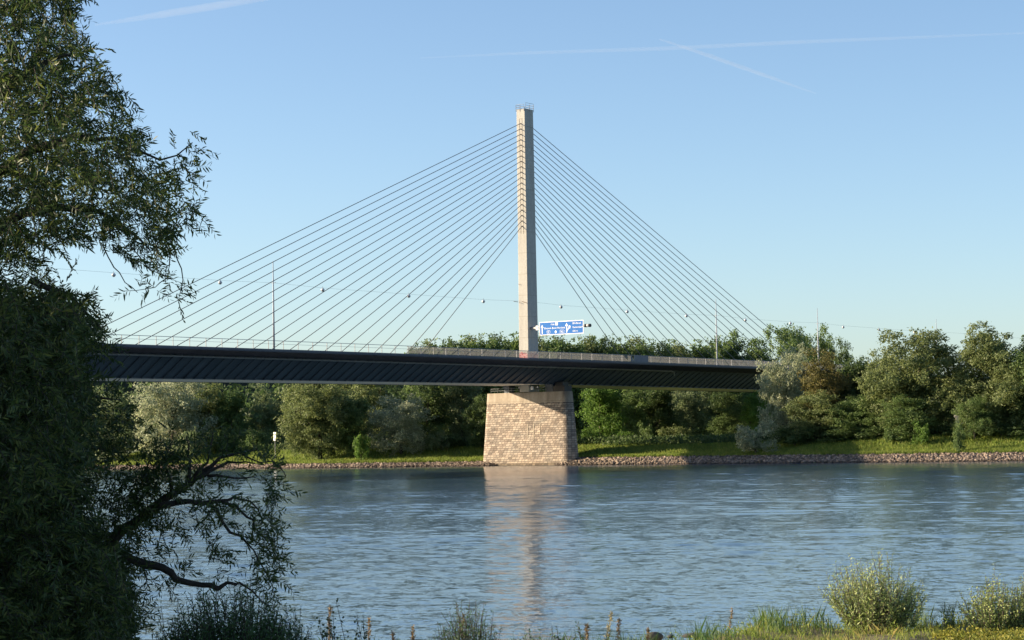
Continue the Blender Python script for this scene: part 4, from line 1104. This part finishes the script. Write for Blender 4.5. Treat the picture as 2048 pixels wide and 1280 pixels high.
# ---------------------------------------------------------------- plants on the near bank
def shoots(center, n, spread, h, r, fan=.55, bend=.25):
    a = r.uniform(0, 6.28, n); q = np.sqrt(r.random(n))*spread
    base = np.stack([np.cos(a)*q*.45, np.sin(a)*q*.45, np.zeros(n)], 1)
    top = np.stack([np.cos(a)*q*(1+fan)*.6+r.normal(size=n)*.06, np.sin(a)*q*(1+fan)*.6+r.normal(size=n)*.06, h*(1-.42*(q/spread)**2)*r.uniform(.65, 1.08, n)], 1)
    return base, top
def shrub(name, cat, label, u, v_, h, spread, nst, nlf, ll, lw, mat, seed, group=None, aspect_round=False, fan=.55, start=.12, up=.55):
    r = np.random.default_rng(seed)
    z = float(near_z(u, v_))-.03
    t = thing(name, label, cat, tuple(loc(u, v_, z)), 0, group)
    b0, t0 = shoots(None, nst, spread, h, r, fan)
    s = np.linspace(start, 1, nlf)[None, :, None]
    bow = r.normal(size=(nst, 1, 3))*.07*h; bow[..., 2] = 0
    P = b0[:, None]*(1-s)+t0[:, None]*s + bow*np.sin(s*math.pi)
    d = unit((t0-b0))[:, None]
    sd = unit(np.cross(np.broadcast_to(d, P.shape), r.normal(size=P.shape)))
    ax = unit(sd*.8 + d*up + r.normal(size=P.shape)*.2)
    nr = np.cross(ax, r.normal(size=P.shape))
    sz = r.uniform(.65, 1.2, P.shape[:2])*(1-.4*s[..., 0]**3)
    P = P + r.normal(size=P.shape)*.012
    if aspect_round:
        v, f = curved_leaves(P.reshape(-1, 3), ax.reshape(-1, 3), nr.reshape(-1, 3), (sz*ll).ravel(), (sz*lw).ravel())
    else:
        v, f = curved_leaves(P.reshape(-1, 3), ax.reshape(-1, 3), nr.reshape(-1, 3), (sz*ll).ravel(), (sz*lw).ravel())
    link('foliage', mesh_np('foliage', v, f, M[mat]), t)
    S = b0[:, None]*(1-np.linspace(0, 1, 7)[None, :, None]) + t0[:, None]*np.linspace(0, 1, 7)[None, :, None] + bow*np.sin(np.linspace(0, 1, 7)[None, :, None]*math.pi)
    v, f = stems(S, .008)
    link('stems', mesh_np('stems', v, f, M['bark_dark' if mat != 'near_bush' else 'bark']), t)
    return t
def uv_at(x, v_): return (x-1024)/FPX*v_
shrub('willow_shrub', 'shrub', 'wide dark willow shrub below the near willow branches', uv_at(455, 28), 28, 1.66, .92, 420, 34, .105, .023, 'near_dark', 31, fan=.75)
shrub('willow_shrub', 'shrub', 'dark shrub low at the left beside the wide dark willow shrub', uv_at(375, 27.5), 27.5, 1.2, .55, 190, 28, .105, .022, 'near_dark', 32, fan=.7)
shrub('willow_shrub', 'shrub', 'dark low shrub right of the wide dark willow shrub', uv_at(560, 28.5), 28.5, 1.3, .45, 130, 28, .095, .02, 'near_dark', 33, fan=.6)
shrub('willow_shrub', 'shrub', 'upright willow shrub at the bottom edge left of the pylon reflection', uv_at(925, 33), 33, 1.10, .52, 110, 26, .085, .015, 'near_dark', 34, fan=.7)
for i, (x, v_, h, lab) in enumerate(((655, 30, 1.72, 'tallest dark poplar sapling with round leaves at the bottom edge'), (640, 30.5, 1.44, 'poplar sapling just left of the tallest sapling'),
                                     (592, 29.5, 1.32, 'poplar sapling close to the right side of the wide dark shrub'), (710, 31, 1.17, 'short poplar sapling right of the tallest sapling'), (628, 30, 1.15, 'low poplar sapling between the shrub and the tallest sapling'))):
    shrub('poplar_sapling', 'sapling', lab, uv_at(x, v_), v_, h, .10, 5, 30, .055, .05, 'poplar', 40+i, 'poplar saplings at the bottom edge', True, fan=.4, start=.2, up=.2)
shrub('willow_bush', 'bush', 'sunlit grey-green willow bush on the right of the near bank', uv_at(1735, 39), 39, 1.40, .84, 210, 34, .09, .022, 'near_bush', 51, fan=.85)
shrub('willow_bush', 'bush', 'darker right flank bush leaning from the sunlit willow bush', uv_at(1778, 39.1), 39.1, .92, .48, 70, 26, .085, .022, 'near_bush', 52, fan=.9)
shrub('tall_weed', 'weed', 'tall leafy weed with a brown top above the right hand weeds', uv_at(1957, 38.2), 38.2, 1.32, .18, 10, 28, .08, .036, 'near_bush', 53, fan=.5, up=.3)
shrub('leafy_weed', 'weed', 'broad clump of leafy weeds at the right edge of the near bank', uv_at(1965, 38.8), 38.3, 1.02, .66, 140, 26, .065, .03, 'near_bush', 54, fan=.6)
shrub('leafy_weed', 'weed', 'clump of weeds cut by the right edge of the view', uv_at(2035, 38.8), 38.3, 1.08, .5, 100, 26, .065, .028, 'near_bush', 55, fan=.5)
shrub('slim_weed', 'weed', 'slim upright weed between the willow bush and the right hand weeds', uv_at(1873, 39.2), 39.2, .62, .07, 5, 26, .06, .016, 'near_bush', 56, fan=.3)
shrub('slim_weed', 'weed', 'short leafy weed beside the slim upright weed', uv_at(1890, 39), 39, .55, .10, 8, 22, .06, .018, 'near_bush', 57, fan=.3)
def spike(label, x, v_, top, seed, mat='dock', name='dock_plant', w=.05, lean=0.0, dead=True):
    r = np.random.default_rng(seed); u = uv_at(x, v_); z = float(near_z(u, v_))-.03
    p = at_depth(x, top, v_)
    h = max(.35, float(p[2]-z))
    t = thing(name, label, 'weed', tuple(loc(u, v_, z)), 0, 'dry seed stalks at the bottom edge')
    n = 170; w *= .8; s = r.random(n)**.8; a = r.uniform(0, 6.28, n); wd = w*(1-.75*s)*r.uniform(.3, 1.2, n)
    L = R0*lean
    P = np.stack([np.cos(a)*wd, np.sin(a)*wd, h*(.35+.65*s)], 1) + L*(s[:, None]*h)
    v, f = leaf_quads(P, r.normal(size=(n, 3))+np.array([0, 0, .9]), r.normal(size=(n, 3)), .05*r.uniform(.6, 1.4, n), .014)
    link('seed_head', mesh_np('seed_head', v, f, M[mat]), t)
    b = MB(); b.tube([(0, 0, 0), tuple(L*.15*h+np.array([0, 0, h*.5])), tuple(L*h+np.array([0, 0, h]))], [.008, .006, .003], 5); b.obj('stalk', M[mat], t)
for i, (x, top, mt, w, ln, lab) in enumerate(((1196, 1226, 'plume', .055, .14, 'pale plume of dry grass, tallest at the bottom middle'), (1222, 1238, 'dock', .04, .05, 'brown seed stalk just right of the pale plume'),
        (1163, 1246, 'dock', .035, 0, 'brown seed stalk left of the pale plume'), (1281, 1256, 'dock', .035, .05, 'short brown seed stalk left of the dark stones'), (1437, 1214, 'dock', .03, .10, 'slim brown seed stalk standing alone right of the stones'),
        (815, 1252, 'dock', .035, .03, 'brown seed stalk left of the upright willow shrub'), (728, 1236, 'dock', .035, .02, 'brown seed stalk beside the short poplar sapling'), (915, 1228, 'dock', .04, .02, 'brown seed stalk inside the upright willow shrub'),
        (650, 1212, 'dock', .045, .02, 'brown seed stalk in front of the tallest sapling'), (776, 1262, 'dock', .03, .02, 'low brown seed stalk between shrub and saplings'))):
    spike(lab, x, 33.5 if x < 1300 else 40.5, top, 60+i, mt, 'seed_stalk', w, ln)
for i, (x, v_, h, lab) in enumerate(((1145, 34, .72, 'small nettle left of the brown stalks'), (1058, 34, .64, 'small nettle below the pylon reflection'), (1100, 34, .58, 'low nettle between the two others'), (745, 32, .85, 'nettle right of the saplings'), (1030, 33.8, .58, 'low nettle right of the upright willow shrub'))):
    shrub('nettle', 'weed', lab, uv_at(x, v_), v_, h, .16, 10, 16, .06, .03, 'near_dark', 80+i, 'nettles at the bottom edge', fan=.5, up=.2)
# grass of the near bank
def bank_points(n, u0, u1, v0, v1, seed):
    r = np.random.default_rng(seed); u = r.uniform(u0, u1, n); v_ = r.uniform(v0, v1, n)
    return u, v_, r
u, v_, r = bank_points(60000, -9, 11.5, 31, 44, 91)
cl = np.sin(u*2.3+v_*1.1)+np.sin(u*5.1-v_*2.7)+.8*np.sin(u*9.7+v_*5)
d = v_-near_edge(u)
keep = (d < 1.0) & (cl + r.normal(size=len(u))*.7 + np.where(d > -2.2, .5, -.5) > -.5)
u, v_ = u[keep], v_[keep]
P = np.array([CAM[0], CAM[1], 0]) + u[:, None]*R0 + v_[:, None]*F0H; P[:, 2] = near_z(u, v_)-.02
o = scatter_blades('near_bank_grass', P, .15, .010, M['grass'], .45, 92); o['label'] = 'green grass tufts along the near water edge'
u, v_, r = bank_points(26000, -8, 11.5, 33, 44, 93)
cl = np.sin(u*1.7-v_*1.9+1)+np.sin(u*4.1+v_*2.2)+.6*np.sin(u*8.1)
d = v_-near_edge(u)
keep = (d < .8) & (cl + r.normal(size=len(u))*.6 > .3)
u, v_ = u[keep], v_[keep]
P = np.array([CAM[0], CAM[1], 0]) + u[:, None]*R0 + v_[:, None]*F0H; P[:, 2] = near_z(u, v_)-.02
o = scatter_blades('dry_bank_grass', P, .20, .008, M['dry'], .40, 94); o['label'] = 'dry straw coloured grass on the near bank'
# fine wispy grass heads against the water on the right
u, v_, r = bank_points(3400, 4.4, 9.6, 39.4, 41.6, 95)
keep = (np.sin(u*1.9+.6)+np.sin(u*4.7) > .5); u, v_ = u[keep], v_[keep]
P = np.array([CAM[0], CAM[1], 0]) + u[:, None]*R0 + v_[:, None]*F0H; P[:, 2] = near_z(u, v_)
o = scatter_blades('tall_wispy_grass', P, .42, .006, M['grass'], .25, 96); o['label'] = 'thin tall grass around the willow bush'
# yellow flowering ground cover in the bottom right corner
u, v_, r = bank_points(30000, 6.6, 10.5, 34.5, 38.6, 97)
keep = (u > 6.9+.35*np.sin(v_*3)+.25*(38.6-v_)) & (v_ < 38.0+.3*np.sin(u*3.1)); u, v_ = u[keep], v_[keep]
P = np.array([CAM[0], CAM[1], 0]) + u[:, None]*R0 + v_[:, None]*F0H; P[:, 2] = near_z(u, v_) + r.random(len(u))*.22*(.6+.4*np.sin(u*6+v_*4))
v, f = leaf_quads(P, r.normal(size=P.shape)+np.array([0, 0, .5]), r.normal(size=P.shape)+np.array([0, 0, .8]), .055*r.uniform(.6, 1.3, len(u)), .03)
o = setting(link('yellow_ground_cover', mesh_np('yellow_ground_cover', v, f, M['yellow'])), 'stuff', 'yellow flowering ground cover in the bottom right corner')
u, v_, r = bank_points(26000, -6, 11.5, 33, 43, 98)
d = v_-near_edge(u)
cl = np.sin(u*3.1+v_*.9)+np.sin(u*7.3-v_*1.7)+.7*np.sin(u*13.1)
keep = (d < .6) & (d > -2.4) & (cl + r.normal(size=len(u))*.5 > .1); u, v_, cl = u[keep], v_[keep], cl[keep]
P = np.array([CAM[0], CAM[1], 0]) + u[:, None]*R0 + v_[:, None]*F0H; P[:, 2] = near_z(u, v_) + r.random(len(u))**1.3*(.10+.13*np.clip(cl, 0, 2))
v, f = leaf_quads(P, r.normal(size=P.shape)+np.array([0, 0, .8]), r.normal(size=P.shape), .07*r.uniform(.6, 1.5, len(u)), .02)
o = setting(link('bank_weeds', mesh_np('bank_weeds', v, f, M['grass'])), 'stuff', 'low mixed weeds along the edge of the near bank')
u, v_, r = bank_points(15000, -5, 5.5, 32, 41, 99)
d = v_-near_edge(u); cl = np.sin(u*4.3+.5)+np.sin(u*9.1+v_*2)+.8*np.sin(u*1.3)
keep = (d < .4) & (d > -2.0) & (cl + r.normal(size=len(u))*.6 > -.2); u, v_ = u[keep], v_[keep]
P = np.array([CAM[0], CAM[1], 0]) + u[:, None]*R0 + v_[:, None]*F0H; P[:, 2] = near_z(u, v_)-.02
o = scatter_blades('waterside_grass', P, .40, .013, M['near_dark'], .30, 100); o['label'] = 'taller grass and weeds along the middle of the near water edge'
# stones at the near water edge
for i, (x, y, sz, lab) in enumerate(((1310, 1272, .20, 'dark wet stone at the bottom edge left of the others'), (1342, 1274, .22, 'dark wet stone in the middle of the row at the water'), (1378, 1270, .24, 'largest dark wet stone of the row, nearest the grass'), (1398, 1275, .16, 'small dark stone at the right end of the row'))):
    p = on_plane(x, y, 2, .95); b = rubble('boulder', np.array([[0., 0, 0]]), sz, M['rock_dark'], 300+i)
    b.location = tuple(p); b.scale = (1.3, 1.0, .6)
    md = b.modifiers.new('round', 'SUBSURF'); md.levels = 2; md.render_levels = 2
    tag(b, lab, 'stone', 'dark stones at the near water edge')
    p2 = p

# ---------------------------------------------------------------- vapour trails high in the sky
def trail(label, pts, px, dist, dens):
    mt = bpy.data.materials.new('vapour'); mt.use_nodes = True; nt = mt.node_tree
    nt.nodes.remove(nt.nodes['Principled BSDF'])
    pv = nt.nodes.new('ShaderNodeVolumePrincipled'); pv.inputs['Color'].default_value = (1, 1, 1, 1); pv.inputs['Density'].default_value = dens
    pv.inputs['Anisotropy'].default_value = 0.0
    nt.links.new(pv.outputs[0], nt.nodes['Material Output'].inputs['Volume'])
    b = MB(); P = [at_depth(x, y, dist) for x, y in pts]
    Q, R_ = [], []
    for i in range(len(P)-1):
        for t in np.linspace(0, 1, 6)[:-1]:
            Q.append(P[i]*(1-t)+P[i+1]*t); R_.append((px[i]*(1-t)+px[i+1]*t)*dist/FPX*.5)
    Q.append(P[-1]); R_.append(px[-1]*dist/FPX*.5)
    b.tube(Q, R_, 12)
    o = b.obj('vapour_trail', mt, None, True)
    tag(o, label, 'contrail', 'vapour trails in the sky')
trail('broad faint vapour trail at the upper left of the sky', [(190, 50), (330, 28), (430, 12), (540, -6)], [5, 16, 17, 13], 9000, .0042)
trail('long thin vapour trail running level above the pylon', [(840, 116), (1050, 106), (1330, 97), (1600, 84), (2100, 64)], [3, 7, 9, 9, 4], 9000, .0042)
trail('short slanting vapour trail crossing the long level one', [(1318, 78), (1420, 112), (1520, 147), (1632, 187)], [4, 9, 9, 3], 8200, .0085)
